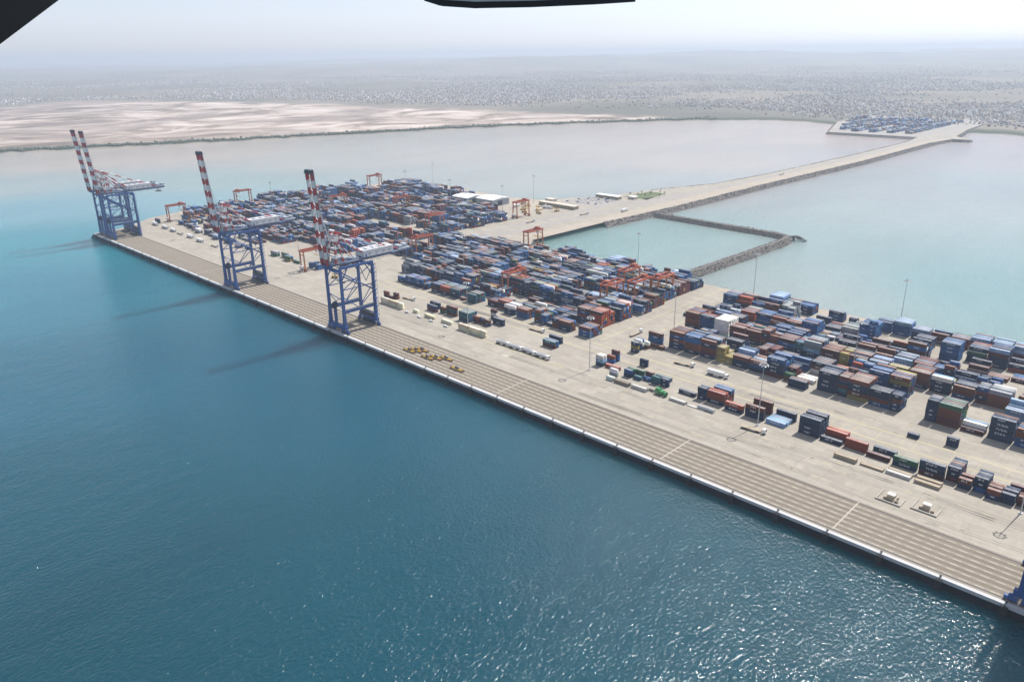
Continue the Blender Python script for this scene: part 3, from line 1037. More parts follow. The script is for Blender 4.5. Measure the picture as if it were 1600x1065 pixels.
# ---- choose the 300 that show largest
occ = {}
for c in CONT:
    occ.setdefault((c[5], c[6], c[9]), []).append(c)


def front_open(c):
    x, y, L = c[0], c[1], LEN[c[3]]
    for o in occ[(c[5], c[6], c[9])]:
        if o is not c and abs(o[1] - (y - ROWP)) < 1.3 and o[0] < x + L - 1 and o[0] + LEN[o[3]] > x + 1:
            return False
    return True


scored = []
for i, c in enumerate(CONT):
    x, y, z, L = c[0] + LEN[c[3]] / 2, c[1] + CW / 2, c[2] + CH / 2, LEN[c[3]]
    d = Vector((x, y, z)) - CAM
    dist = d.length
    # inside the frame?
    px, py, pz = d.dot(r2), d.dot(u2), d.dot(fwd)
    inside = abs(px / pz) < 0.68 and abs(py / pz) < 0.45
    fo = front_open(c)
    c.append(fo)
    vis = (L * CW * abs(d.z) / dist if c[10] else 0) + (L * CH * abs(d.y) / dist * 0.9 if fo else 0) + 0.5
    scored.append((vis / dist ** 2 if inside else 0.0, i))
scored.sort(reverse=True)
SOLO = set(i for s, i in scored[:300])

# ---- detailed container meshes (shared)
def container_shell(L):
    b = MB()
    g = 0.10
    # corner posts, rails
    for x in (0, L - 0.16):
        for y in (0, CW - 0.16):
            b.box(x, x + 0.16, y, y + 0.16, 0, CH - 0.02)
    for y in (0, CW - 0.12):
        b.box(0.16, L - 0.16, y, y + 0.12, 0.0, 0.17)
        b.box(0.16, L - 0.16, y, y + 0.12, CH - 0.14, CH - 0.02)
    for x in (0, L - 0.12):
        b.box(x, x + 0.12, 0.16, CW - 0.16, 0.0, 0.17)
        b.box(x, x + 0.12, 0.16, CW - 0.16, CH - 0.14, CH - 0.02)
    # corrugated long sides
    n = int(L / 0.56)
    st = (L - 0.32) / n
    for side in (0, 1):
        prof = []
        for i in range(n):
            x = 0.16 + i * st
            prof += [(x, 0.10), (x + st * 0.25, 0.10), (x + st * 0.5, 0.04), (x + st * 0.75, 0.04)]
        prof.append((L - 0.16, 0.10))
        for (xa, ya), (xb, yb) in zip(prof[:-1], prof[1:]):
            ya_, yb_ = (ya, yb) if side == 0 else (CW - ya, CW - yb)
            q = [(xa, ya_, 0.17), (xb, yb_, 0.17), (xb, yb_, CH - 0.14), (xa, ya_, CH - 0.14)]
            b.face(q if side == 0 else q[::-1])
    # plain end wall
    b.face([(0.06, CW - 0.16, 0.17), (0.06, 0.16, 0.17), (0.06, 0.16, CH - 0.14), (0.06, CW - 0.16, CH - 0.14)])
    return b.mesh('shipping_container', 'container_side')


def container_roof(L):
    b = MB()
    n = int(L / 1.0)
    st = (L - 0.2) / n
    for i in range(n):
        x = 0.1 + i * st
        b.face([(x, 0.1, CH - 0.05), (x + st * 0.5, 0.1, CH - 0.02), (x + st * 0.5, CW - 0.1, CH - 0.02), (x, CW - 0.1, CH - 0.05)])
        b.face([(x + st * 0.5, 0.1, CH - 0.02), (x + st, 0.1, CH - 0.05), (x + st, CW - 0.1, CH - 0.05), (x + st * 0.5, CW - 0.1, CH - 0.02)])
    b.box(0.0, L, 0.0, 0.1, CH - 0.019, CH + 0.002)
    b.box(0.0, L, CW - 0.1, CW, CH - 0.019, CH + 0.002)
    return b.mesh('roof', 'container_roof')


def container_door(L):
    b = MB()
    x = L
    for y0, y1 in ((0.17, CW / 2 - 0.015), (CW / 2 + 0.015, CW - 0.17)):
        b.box(x - 0.09, x - 0.03, y0, y1, 0.18, CH - 0.15, 0)
        for t in (0.3, 0.7):
            yy = y0 + (y1 - y0) * t
            b.tube((x - 0.01, yy, 0.18), (x - 0.01, yy, CH - 0.15), 0.025, n=5, mi=1)
    return b.mesh('door', ['container_side', 'galvanised'])


def lettering_mesh(L, seed):
    rg = random.Random(seed)
    b = MB()
    for y0, y1, flip in ((0.015, 0.035, 1),):
        n = rg.choice([5, 6, 7])
        w = (0.62 if L > 8 else 0.40)
        x = L * rg.uniform(0.22, 0.30)
        z = CH * 0.42
        for i in range(n):
            ww = w * rg.uniform(0.8, 1.15)
            hh = 0.95
            kind = rg.choice('IEOLT')
            b.box(x, x + ww * 0.3, y0, y1, z, z + hh)
            if kind in 'EOT':
                b.box(x + ww * 0.3, x + ww, y0, y1, z + hh - 0.26, z + hh)
            if kind in 'EOL':
                b.box(x + ww * 0.3, x + ww, y0, y1, z, z + 0.26)
            if kind == 'O':
                b.box(x + ww * 0.75, x + ww, y0, y1, z + 0.26, z + hh - 0.26)
            x += ww * 1.3
    return b.mesh('lettering', 'white_print')


SHELL = {L: container_shell(LEN[L]) for L in (20, 40)}
ROOF = {L: container_roof(LEN[L]) for L in (20, 40)}
DOOR = {L: container_door(LEN[L]) for L in (20, 40)}
LETT = {L: [lettering_mesh(LEN[L], 100 + i) for i in range(4)] for L in (20, 40)}
TIERN = ['on the ground', 'on second tier', 'on third tier', 'on fourth tier', 'on fifth tier', 'on sixth tier']
seen_labels = {}
VARY = {}


def shade(key, seed):
    rg = random.Random(seed)
    c = PAL[key][1]
    f = rg.uniform(0.75, 1.3)
    return tuple(min(0.9, max(0.0, q * f * rg.uniform(0.93, 1.07))) for q in c)


order_apron = sorted(set(c[7] for i, c in enumerate(CONT) if c[5] == 'apron' and i in SOLO), key=lambda b_: APRON[b_][0])
apron_rank = {b_: k_ + 1 for k_, b_ in enumerate(order_apron)}
for i in sorted(SOLO):
    c = CONT[i]
    x, y, z, L, key, sec, blk, bay, row, tier, top, fo = c
    size = 'long' if L == 40 else 'short'
    nm = PAL[key][0]
    if sec == 'apron':
        lab = f"{nm} {size} container {TIERN[tier]}, {ORD[row + 1]} row, {ORD[apron_rank[bay]]} apron stack from left"
        grp = 'containers standing on the apron'
    else:
        lab = f"{nm} {size} container {TIERN[tier]}, {ORD[bay]} bay, {ORD[row + 1]} row, {ORD[blk]} {sec} block"
        grp = f'containers of the {sec} yard'
    if lab in seen_labels:
        seen_labels[lab] += 1
        lab = lab.replace('container ', 'container, right half, ' if L == 20 else 'container, rear part, ', 1)
    seen_labels[lab] = 1
    o = link('shipping_container', SHELL[L], None, (x, y, z))
    col4 = (*shade(key, i), 1.0)
    o.color = col4
    tag(o, lab, 'container', grp)
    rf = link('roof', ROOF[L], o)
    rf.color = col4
    dr = link('door', DOOR[L], o)
    dr.color = col4
    if (key in 'nbl' and random.random() < 0.72) or (key in 'remgto' and random.random() < 0.3):
        link('lettering', random.choice(LETT[L]), o)['kind'] = 'stuff'

# ---- everything else as one mass
def container_mass():
    V, F, C = [], [], []
    fq = np.array([(0, 1, 5, 4), (1, 2, 6, 5), (2, 3, 7, 6), (3, 0, 4, 7), (4, 5, 6, 7)])
    sunlit_dust = np.array([0.47, 0.45, 0.42])
    nb = 0
    for i, c in enumerate(CONT):
        if i in SOLO:
            continue
        x, y, z, L, key = c[:5]
        lx, ly = LEN[L], CW
        if c[5] == 'farport':
            lx, ly = 5.6, 12.0
        V.append([(x, y, z), (x + lx, y, z), (x + lx, y + ly, z), (x, y + ly, z), (x, y, z + CH), (x + lx, y, z + CH), (x + lx, y + ly, z + CH), (x, y + ly, z + CH)])
        F.append(fq + nb)
        nb += 8
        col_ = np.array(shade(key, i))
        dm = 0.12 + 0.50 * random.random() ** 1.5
        roofc = np.minimum(col_ * np.array([1.7, 1.7, 1.6]), 0.8) * (1 - dm) + sunlit_dust * dm  # roof face colour carries painted sunlight as well as dust
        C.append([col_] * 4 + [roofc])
        if c[11] and c[5] != 'farport' and ((key in 'nbl' and random.random() < 0.5) or random.random() < 0.12):
            w, x0, z0 = lx * 0.3, x + lx * 0.35, z + CH * 0.5
            V.append([(x0, y - 0.02, z0), (x0 + w, y - 0.02, z0), (x0 + w, y - 0.02, z0 + 0.7), (x0, y - 0.02, z0 + 0.7)] + [(x0, y - 0.02, z0)] * 4)
            F.append(np.array([(0, 1, 2, 3)]) + nb)
            nb += 8
            C.append([np.array([.42, .44, .46])])
    V = np.array([p for q in V for p in q])
    F = np.concatenate(F)
    C = np.array([p for q in C for p in q])
    C4 = np.concatenate([np.repeat(C, 4, 0), np.ones((len(C) * 4, 1))], 1)
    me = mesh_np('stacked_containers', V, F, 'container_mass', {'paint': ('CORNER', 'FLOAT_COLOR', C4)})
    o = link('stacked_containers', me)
    tag(o, 'mass of stacked shipping containers filling the yard behind the front rows', 'containers', kind='stuff')


container_mass()

# ================================================================== ship-to-shore cranes
def make_quay_crane():
    """local frame: x along the quay, y inland from the quay edge, z up from the deck"""
    root = empty('quay_crane')
    SY, LYd, HX = 4.0, 34.5, 10.2
    B = 'crane_blue'
    for sx in (-1, 1):
        for yy, lean in ((SY, 0.0), (LYd, 0.0)):
            lg = MB().beam((sx * HX, yy, 6.2), (sx * HX, yy, 18), 2.3, 2.6, 2.0, 2.2).beam((sx * HX, yy, 17.9), (sx * HX, yy, 53), 1.9, 2.1, 1.7, 1.9)
            lg.build('leg', B, root)
        # portal and top ties running inland
        MB().box(sx * HX - 0.8, sx * HX + 0.8, SY + 0.9, LYd - 0.9, 16.6, 18.8).build('portal_beam', B, root)
        MB().box(sx * HX - 0.7, sx * HX + 0.7, SY - 0.9, LYd + 0.9, 53.0, 54.9).build('top_tie', B, root)
        MB().tube((sx * HX, SY + 0.8, 50.5), (sx * HX, LYd - 0.8, 31.0), 0.55).build('diagonal_brace', B, root)
        MB().tube((sx * HX, SY + 0.8, 30), (sx * HX, 19.0, 18.6), 0.35).tube((sx * HX, 19.0, 18.6), (sx * HX, LYd - 0.8, 30), 0.35).build('knee_brace', B, root)
        MB().box(sx * HX - 0.5, sx * HX + 0.5, SY + 1, LYd - 1, 18.85, 18.95).box(sx * HX + 0.55, sx * HX + 0.6, SY + 1, LYd - 1, 18.95, 20.0).build('walkway', 'walkway_grey', root)
    for yy in (SY, LYd):
        MB().box(-HX - 2.6, HX + 2.6, yy - 1.1, yy + 1.1, 3.4, 6.4).build('sill_beam', B, root)
        MB().box(-HX + 0.8, HX - 0.8, yy - 0.7, yy + 0.7, 50.6, 52.6).build('cross_beam', B, root)
        for sx in (-1, 1):
            for q in (-1, 1):
                bx = sx * HX + q * 3.1
                bg_ = MB().prism([(bx - 2.4, yy - 0.6), (bx + 2.4, yy - 0.6), (bx + 2.4, yy + 0.6), (bx - 2.4, yy + 0.6)], 0.75, 2.2).box(bx - 0.9, bx + 0.9, yy - 0.5, yy + 0.5, 2.2, 3.5).build('bogie', B, root)
                wm = MB()
                for w in (-1.7, -0.6, 0.6, 1.7):
                    wm.tube((bx + w, yy - 0.35, 0.55), (bx + w, yy + 0.35, 0.55), 0.45, n=10)
                wm.build('wheel_set', 'crane_dark', bg_)
    # side frame bracing, strut level, festoon loops
    for sx in (-1, 1):
        MB().tube((sx * HX, SY + 0.8, 36.0), (sx * HX, LYd - 0.8, 36.0), 0.42).build('side_strut', B, root)
        MB().tube((sx * HX, SY + 0.8, 36.0), (sx * HX, LYd - 0.8, 52.5), 0.35).tube((sx * HX, LYd - 0.8, 36.0), (sx * HX, 19.2, 18.8), 0.35).build('side_brace', B, root)
        MB().beam((sx * HX, SY + 1.0, 44.0), (sx * HX, SY + 6.5, 52.8), 0.7).beam((sx * HX, LYd - 1.0, 44.0), (sx * HX, LYd - 6.5, 52.8), 0.7).build('top_bracket', B, root)
    fe = MB()
    for j in range(22):
        yy = 2 + j * 3.2
        fe.tube((6.6, yy, 56.2), (6.6, yy + 1.6, 53.9), 0.12, n=5).tube((6.6, yy + 1.6, 53.9), (6.6, yy + 3.2, 56.2), 0.12, n=5)
    fe.build('festoon_cable', 'crane_dark', root)
    MB().box(-3.0, 3.0, 5.2, 12.5, 57.35, 60.6).box(-5.5, 5.5, 1.0, 14.0, 57.3, 57.45).box(-2.2, 2.2, 14.5, 18.5, 57.35, 59.2).build('hoist_machinery', 'walkway_grey', root)
    MB().box(-5.8, 5.8, -1.6, 0.6, 54.6, 57.6).build('hinge_block', B, root)
    # seaside face bracing
    MB().tube((-HX, SY, 31), (HX, SY, 19.5), 0.3).tube((HX, SY, 31), (-HX, SY, 19.5), 0.3).build('face_brace', B, root)
    MB().tube((-HX, LYd, 50), (0, LYd, 36), 0.3).tube((HX, LYd, 50), (0, LYd, 36), 0.3).build('face_brace', B, root)
    # land side equipment block between the legs, ladder tower, cable reel
    MB().box(-HX + 1.4, HX - 1.4, LYd - 2.0, LYd + 1.9, 6.45, 9.6).box(-6, 6, LYd - 2.4, LYd + 2.2, 1.6, 3.35).build('electrical_house', 'crane_dark', root)
    st = MB()
    for lv in range(12):
        z = 9.6 + lv * 3.6
        st.box(HX + 1.0, HX + 3.4, LYd - 1.4, LYd + 1.4, z, z + 0.15)
        st.beam((HX + 1.3 + 0.9 * (lv % 2), LYd - 1.3, z + 0.1), (HX + 1.3 + 0.9 * (lv % 2), LYd + 1.3, z + 3.6), 0.7, 0.15)
    for ax in (HX + 1.05, HX + 3.35):
        for ay in (LYd - 1.35, LYd + 1.35):
            st.box(ax - 0.08, ax + 0.08, ay - 0.08, ay + 0.08, 6.4, 53)
    st.build('stair_tower', B, root)
    MB().tube((-4.4, SY + 1.2, 21), (-3.6, SY + 1.2, 21), 3.0, n=20).build('cable_reel', 'crane_dark', root)
    MB().box(-4.9, -3.1, SY + 0.2, SY + 2.2, 6.35, 18.2).build('reel_bracket', B, root)
    # twin girders
    for sx in (-1, 1):
        MB().box(sx * 3.6 - 0.75, sx * 3.6 + 0.75, -1.4, 77.0, 54.95, 57.3).build('main_girder', B, root)
        wk = MB().box(sx * 5.3 - 0.6, sx * 5.3 + 0.6, -1.0, 77.0, 56.5, 56.62)
        for j in range(27):
            yy = -0.9 + j * 2.95
            wk.box(sx * 5.85 - 0.04, sx * 5.85 + 0.04, yy, yy + 0.08, 56.62, 57.7)
        wk.box(sx * 5.85 - 0.04, sx * 5.85 + 0.04, -1.0, 77, 57.65, 57.75).box(sx * 5.85 - 0.03, sx * 5.85 + 0.03, -1.0, 77, 57.15, 57.22)
        wk.build('girder_walkway', 'walkway_grey', root)
    ct = MB()
    for yy in (8, 20, 31, 65, 76):
        ct.box(-2.85, 2.85, yy - 0.4, yy + 0.4, 55.6, 56.8)
    ct.build('girder_tie', B, root)
    # machinery house
    mh = MB().box(-6.0, 6.0, 30.5, 60.0, 57.4, 62.4).build('machinery_house', 'crane_white', root)
    MB().prism([(-6.2, 30.2), (6.2, 30.2), (6.2, 60.3), (-6.2, 60.3)], 62.4, 62.75).build('house_roof', 'crane_white', mh)
    ve = MB()
    for yy in (35, 42, 49, 55):
        ve.box(6.0, 6.06, yy, yy + 2.2, 58.6, 60.4)
        ve.box(-2.2, 2.2, yy, yy + 1.4, 62.76, 63.3)
    ve.build('house_vents', 'walkway_grey', mh)
    # rear platform and winches
    rp = MB().box(-5.5, 5.5, 66.0, 79.0, 57.35, 57.6).box(-4, 4, 68, 72, 57.6, 59.8).box(-3, 3, 74, 77.5, 57.6, 60.2)
    for xx in (-5.4, 5.4):
        rp.box(xx - 0.05, xx + 0.05, 66, 79, 58.6, 58.7)
        for j in range(6):
            rp.box(xx - 0.05, xx + 0.05, 66 + j * 2.55, 66.1 + j * 2.55, 57.6, 58.7)
    rp.build('rear_platform', 'walkway_grey', root)
    MB().beam((-2.5, 70, 54.9), (-2.5, 70, 51.0), 0.5).beam((2.5, 70, 54.9), (2.5, 70, 51.0), 0.5).box(-3.5, 3.5, 67, 73, 50.4, 51.0).build('maintenance_hoist', 'crane_dark', root)
    # A-frame mast
    AP = (6.7, 82.6)
    N = 7
    for sx in (-1, 1):
        af = MB()
        for q in range(N):
            t0, t1 = q / N, (q + 1) / N
            for (ya, za, xa) in ((4.0, 57.2, 5.5), (12.0, 57.2, 4.4)):
                p0 = Vector((sx * xa, ya, za)).lerp(Vector((sx * 3.0, AP[0], AP[1])), t0)
                p1 = Vector((sx * xa, ya, za)).lerp(Vector((sx * 3.0, AP[0], AP[1])), t1)
                af.beam(p0, p1, 1.3, 1.3, mi=(q + 1) % 2)
        af.build('mast_leg', ['crane_white', 'crane_red'], root)
        for (ye, ze, xe, nn) in ((34.5, 57.5, 3.6, 6), (66.0, 58.0, 3.6, 9)):
            bs = MB()
            a0, a1 = Vector((sx * 3.0, AP[0], AP[1] - 0.6)), Vector((sx * xe, ye, ze))
            for q in range(nn):
                bs.tube(a0.lerp(a1, q / nn), a0.lerp(a1, (q + 1) / nn), 0.62, n=6, mi=q % 2)
            bs.build('backstay', ['crane_red', 'crane_white'], root)
    for sx in (-1, 1):
        bs = MB()
        a0, a1 = Vector((sx * 3.0, AP[0], AP[1] - 8.0)), Vector((sx * 3.6, 24.0, 57.4))
        for q in range(5):
            bs.tube(a0.lerp(a1, q / 5), a0.lerp(a1, (q + 1) / 5), 0.42, n=6, mi=(q + 1) % 2)
        bs.build('mast_strut', ['crane_red', 'crane_white'], root)
    for q in range(1, 7):
        t = q / 7
        for (ye, ze) in ((34.5, 57.5), (66.0, 58.0)):
            yy, zz = AP[0] + (ye - AP[0]) * t, AP[1] - 0.6 + (ze - AP[1] + 0.6) * t
            MB().beam((-3.1, yy, zz), (3.1, yy, zz), 0.3).build('stay_tie', 'crane_white', root)
    for zz in (62.5, 68.5, 74.5):
        yy = 4.0 + (AP[0] - 4.0) * (zz - 57.2) / (AP[1] - 57.2)
        MB().box(-5.0, 5.0, yy - 1.6, yy + 2.4, zz, zz + 0.15).box(-5.0, 5.0, yy - 1.6, yy - 1.5, zz + 0.1, zz + 1.1).box(4.9, 5.0, yy - 1.5, yy + 2.4, zz + 0.1, zz + 1.1).build('mast_platform', 'crane_white', root)
    hr = MB()
    for sx in (-1, 1):
        hr.box(sx * 6.15 - 0.05, sx * 6.15 + 0.05, 30.3, 60.2, 63.7, 63.8)
        for j in range(11):
            hr.box(sx * 6.15 - 0.04, sx * 6.15 + 0.04, 30.3 + j * 2.98, 30.4 + j * 2.98, 62.75, 63.8)
    hr.build('roof_rail', 'crane_blue', mh)
    MB().box(-6.05, -6.0, 33, 36, 57.6, 60.2).box(6.07, 6.12, 32, 33.2, 57.5, 59.8).build('house_door', 'crane_blue', mh)
    MB().box(-3.4, 3.4, AP[0] - 1.0, AP[0] + 1.0, AP[1] - 0.7, AP[1] + 0.5).box(-4.2, 4.2, AP[0] - 2.4, AP[0] + 2.4, AP[1] - 3.0, AP[1] - 2.85).build('mast_head', 'crane_white', root)
    xm = MB()
    for t in (0.3, 0.65):
        w = 5.5 + (3.0 - 5.5) * t
        yy, zz = 4.0 + (AP[0] - 4.0) * t, 57.2 + (AP[1] - 57.2) * t
        xm.beam((-w, yy, zz), (w, yy, zz), 0.6)
    xm.build('mast_tie', 'crane_red', root)
    # raised boom: two banded box girders, lattice between
    H0, H1 = Vector((0, -2.4, 56.3)), Vector((0, -8.1, 129.0))
    NB = 13
    for sx in (-1, 1):
        bm = MB()
        for q in range(NB):
            a = H0.lerp(H1, q / NB) + Vector((sx * 3.4, 0, 0))
            c = H0.lerp(H1, (q + 1) / NB) + Vector((sx * 3.4, 0, 0))
            bm.beam(a, c, 1.6, 2.5, mi=q % 2)
        bm.build('boom_girder', ['crane_red', 'crane_white'], root)
    bt = MB()
    for q in range(1, NB):
        a = H0.lerp(H1, q / NB)
        bt.beam(a + Vector((-2.7, 0.3, 0)), a + Vector((2.7, 0.3, 0)), 0.7)
        if q < NB - 1:
            c = H0.lerp(H1, (q + 1) / NB)
            s_ = 1 if q % 2 else -1
            bt.beam(a + Vector((-2.7 * s_, 0.3, 0)), c + Vector((2.7 * s_, 0.3, 0)), 0.45)
    bt.build('boom_lattice', 'crane_white', root)
    for q in range(NB - 1):
        pass
    wkb = MB()
    off = Vector((4.6, 0.9, 0))
    wkb.beam(H0 + off, H1 + off, 0.7, 0.15).beam(H0 + off + Vector((.3, 1.0, 0)), H1 + off + Vector((.3, 1.0, 0)), 0.1)
    wkb.build('boom_walkway', 'walkway_grey', root)
    MB().beam(H1 + Vector((0, 0, -0.5)), H1 + Vector((0, -0.2, 2.2)), 8.2, 3.0).box(-4.9, 4.9, -10.4, -6.2, 128.6, 128.9).build('boom_tip', 'crane_dark', root)
    # folded boom stays
    fs = MB()
    for sx in (-1, 1):
        m1 = H0.lerp(H1, 0.62) + Vector((sx * 3.0, 1.5, 0))
        k1 = Vector((sx * 3.2, 1.8, 74.0))
        fs.beam(m1, k1, 0.35).beam(k1, Vector((sx * 3.0, AP[0] - 0.6, AP[1] - 0.4)), 0.35)
    fs.build('boom_stay', 'crane_white', root)
    # trolley and cab under the girder
    tr = MB().box(-4.4, 4.4, 20, 26.5, 57.35, 58.3).build('trolley', 'walkway_grey', root)
    cb = MB().box(1.4, 3.6, 16.8, 20.0, 51.6, 54.4).build('operator_cab', 'crane_white', root)
    MB().box(1.5, 3.5, 16.74, 16.8, 51.8, 53.6).box(1.5, 3.5, 17, 19.8, 51.54, 51.6).build('cab_window', 'window_glass', cb)
    # name band on the girder face: pale blocks, unreadable from the air
    return root


SPOTS = [(-517.4, 'blue quay crane with raised red and white boom, nearest of the four whole cranes', 0), (-702.5, 'blue quay crane with raised striped boom, alone between near crane and far pair', 0),
         (-1025.0, 'blue quay crane of the far pair, the one with its boom to the right', 0), (-1054.0, 'blue quay crane of the far pair, at the very end of the quay', 0),
         (-22.4, 'blue quay crane mostly out of view at the right edge, only legs and shadow showing', 0)]
proto = make_quay_crane()
for i, (x, lab, _) in enumerate(SPOTS):
    o = proto if i == 0 else copy_tree(proto)
    o.location = (x, 0, 0.0)
    if i == 2:
        o.location.y = 3.0
    if i == 3:
        o.location.y = 3.0
    tag(o, lab, 'crane', 'ship to shore cranes along the quay')


# ================================================================== rubber-tyred gantry cranes
def make_gantry():
    root = empty('yard_gantry_crane')
    W, X2, HZ = 11.9, 3.9, 20.5
    O = 'gantry_orange'
    for sy in (-1, 1):
        for sx in (-1, 1):
            MB().beam((sx * X2, sy * W, 2.6), (sx * (X2 - 0.5), sy * W, HZ), 1.0, 1.3, 0.9, 1.1).build('leg', O, root)
            bg_ = MB().box(sx * X2 - 2.0, sx * X2 + 2.0, sy * W - 0.55, sy * W + 0.55, 1.0, 1.8).build('wheel_frame', O, root)
            wm = MB()
            for q in (-1.2, 1.2):
                wm.tube((sx * X2 + q, sy * W - 0.35, 0.8), (sx * X2 + q, sy * W + 0.35, 0.8), 0.8, n=10)
            wm.build('tyre', 'rubber_black', bg_)
        MB().box(-X2 - 2.2, X2 + 2.2, sy * W - 0.6, sy * W + 0.6, 1.8, 3.2).build('sill_beam', O, root)
        MB().beam((-X2 + 0.4, sy * W, HZ - 3.4), (X2 - 0.4, sy * W, HZ - 3.4), 0.6, 0.8).build('leg_tie', O, root)
    for sx in (-1, 1):
        MB().box(sx * 3.3 - 0.6, sx * 3.3 + 0.6, -W - 1.4, W + 1.4, HZ, HZ + 1.8).build('girder', 'gantry_red', root)
        wk = MB().box(sx * 4.5 - 0.4, sx * 4.5 + 0.4, -W, W, HZ + 1.0, HZ + 1.1).box(sx * 4.88 - 0.04, sx * 4.88 + 0.04, -W, W, HZ + 2.0, HZ + 2.1)
        wk.build('girder_walkway', O, root)
    MB().box(-2.7, 2.7, -W - 1.3, -W - 0.5, HZ + 0.2, HZ + 1.6).box(-2.7, 2.7, W + 0.5, W + 1.3, HZ + 0.2, HZ + 1.6).build('end_tie', 'gantry_red', root)
    t = MB().box(-4.0, 4.0, 5.0, 10.0, HZ + 1.9, HZ + 2.6).box(-2.4, 2.4, 5.6, 9.2, HZ + 2.6, HZ + 4.0).build('trolley', 'gantry_red', root)
    MB().box(1.6, 3.6, 3.2, 5.2, HZ - 2.4, HZ - 0.1).build('operator_cab', 'crane_white', t)
    MB().box(-3.0, 3.0, -W - 2.6, -W - 0.7, 3.2, 5.6).build('engine_house', 'crane_white', root)
    sp = MB().box(-6.0, 6.0, 6.3, 7.1, 13.4, 13.9).box(-6.1, -5.7, 5.6, 7.9, 13.2, 13.9).box(5.7, 6.1, 5.6, 7.9, 13.2, 13.9)
    for q in (-2, 2):
        sp.tube((q, 6.7, 13.9), (q, 6.7, HZ + 1.9), 0.06, n=4)
    sp.build('spreader', 'spreader_yellow', root)
    return root


GANTRY = [(-1073, 110.5, 'at the far end of the apron, standing over parked lorries'), (-1113, 230, 'against the water behind the second quay crane'), (-1082, 452, 'far back beside the sandy corner of the yard'),
          (-703, 96, 'on the open apron between two quay cranes'), (-661, 211, 'behind the machinery house of the near quay crane'), (-484, 176, 'over the open slot in the middle yard'),
          (-725, 437, 'alone on the open ground beside the white sheds'), (-392, 205, 'front one of the cluster at the end of the middle yard'), (-380, 229, 'second of the cluster at the middle yard end'),
          (-408, 252, 'rear left of the cluster in the middle yard'), (-371, 252, 'rear right of the cluster in the middle yard'), (-880, 352, 'deep in the far yard in front of the sheds'), (-588, 314, 'at the back corner of the middle yard by the water'),
          (-745, 300, 'at the near edge of the far yard beside the road'), (-960, 300, 'in the middle of the far yard')]
gp = make_gantry()
for i, (x, y, w) in enumerate(GANTRY):
    o = gp if i == 0 else copy_tree(gp)
    o.location = (x, y, 0)
    if i % 3 == 1:
        o.rotation_euler = (0, 0, math.pi)
    tag(o, 'orange gantry crane ' + w, 'gantry crane', 'orange yard gantry cranes')


# ================================================================== light masts
def make_mast():
    root = empty('light_mast')
    MB().box(-0.9, 0.9, -0.9, 0.9, 0, 0.5).build('base_block', 'cope_concrete', root)
    MB().tube((0, 0, 0.5), (0, 0, 39.4), 0.33, 0.14, 10).build('pole', 'galvanised', root)
    rg = MB()
    n = 20
    for i in range(n):
        a0, a1 = 2 * math.pi * i / n, 2 * math.pi * (i + 1) / n
        rg.beam((2.2 * math.cos(a0), 2.2 * math.sin(a0), 39.3), (2.2 * math.cos(a1), 2.2 * math.sin(a1), 39.3), 0.35, 0.35)
    for i in range(4):
        a = math.pi / 2 * i
        rg.beam((0, 0, 39.3), (2.2 * math.cos(a), 2.2 * math.sin(a), 39.3), 0.15)
    rg.build('ring', 'galvanised', root)
    for i in range(8):
        a = 2 * math.pi * i / 8
        c, s_ = math.cos(a), math.sin(a)
        MB().beam((2.1 * c, 2.1 * s_, 39.15), (2.95 * c, 2.95 * s_, 38.7), 0.75, 0.3).build('floodlight', 'galvanised', root)
    MB().tube((0, 0, 39.4), (0, 0, 42.0), 0.05, 0.03, 5).build('lightning_rod', 'galvanised', root)
    return root


MASTS = [(-48.5, 78.0), (-185.5, 78.4), (-313.5, 77.1), (-441.5, 78), (-569.5, 78), (-697.5, 78), (-825.5, 80), (-953, 80), (-174, 190), (-313.5, 184), (-441.5, 190), (-569.5, 190), (-57, 190),
         (-185.5, 312.5), (-313.5, 314), (-441.5, 313), (-60, 313), (-1022, 530), (-856, 424), (-756, 432), (-786, 528), (-976, 436), (-1043, 240), (-700, 300), (-905, 250)]
mp_ = make_mast()
MORD = ['apron', 'yard', 'rear edge', 'far yard']
front = sorted([m for m in MASTS[:8]], reverse=True)
for i, (x, y) in enumerate(MASTS):
    o = mp_ if i == 0 else copy_tree(mp_)
    o.location = (x, y, 0)
    if i < 8:
        lab = f'tall grey light mast with ring of lamps on the apron, {ORD[front.index((x, y)) + 1]} from right'
    elif i < 13:
        lab = f'tall grey light mast among the containers, {ORD[sorted([m for m in MASTS[8:13]], reverse=True).index((x, y)) + 1]} from right'
    elif i < 17:
        lab = f'tall grey light mast at the rear water edge, {ORD[sorted([m for m in MASTS[13:17]], reverse=True).index((x, y)) + 1]} from right'
    else:
        lab = f'faint distant light mast of the far yard, {ORD[sorted([m for m in MASTS[17:]], reverse=True).index((x, y)) + 1]} from right'
    tag(o, lab, 'light mast', 'tall light masts of the terminal')

# ================================================================== flat racks, spreaders, frames on the apron
def make_flatrack(stackn, mat):
    root = empty('flat_rack')
    for i in range(stackn):
        z = 0.02 + i * 0.62
        b = MB().box(0, 12.19, 0, 0.28, z, z + 0.5).box(0, 12.19, 2.16, 2.44, z, z + 0.5).box(0, 12.19, 0.28, 2.16, z + 0.32, z + 0.42)
        for q in range(9):
            b.box(0.4 + q * 1.4, 0.6 + q * 1.4, 0.28, 2.16, z + 0.02, z + 0.32)
        b.build('deck', mat, root)
    z = 0.02 + stackn * 0.62
    for x in (0.05, 11.84):
        MB().box(x, x + 0.3, 0.05, 2.39, z - 0.1, z + 0.2).build('folded_end', mat, root)
    return root


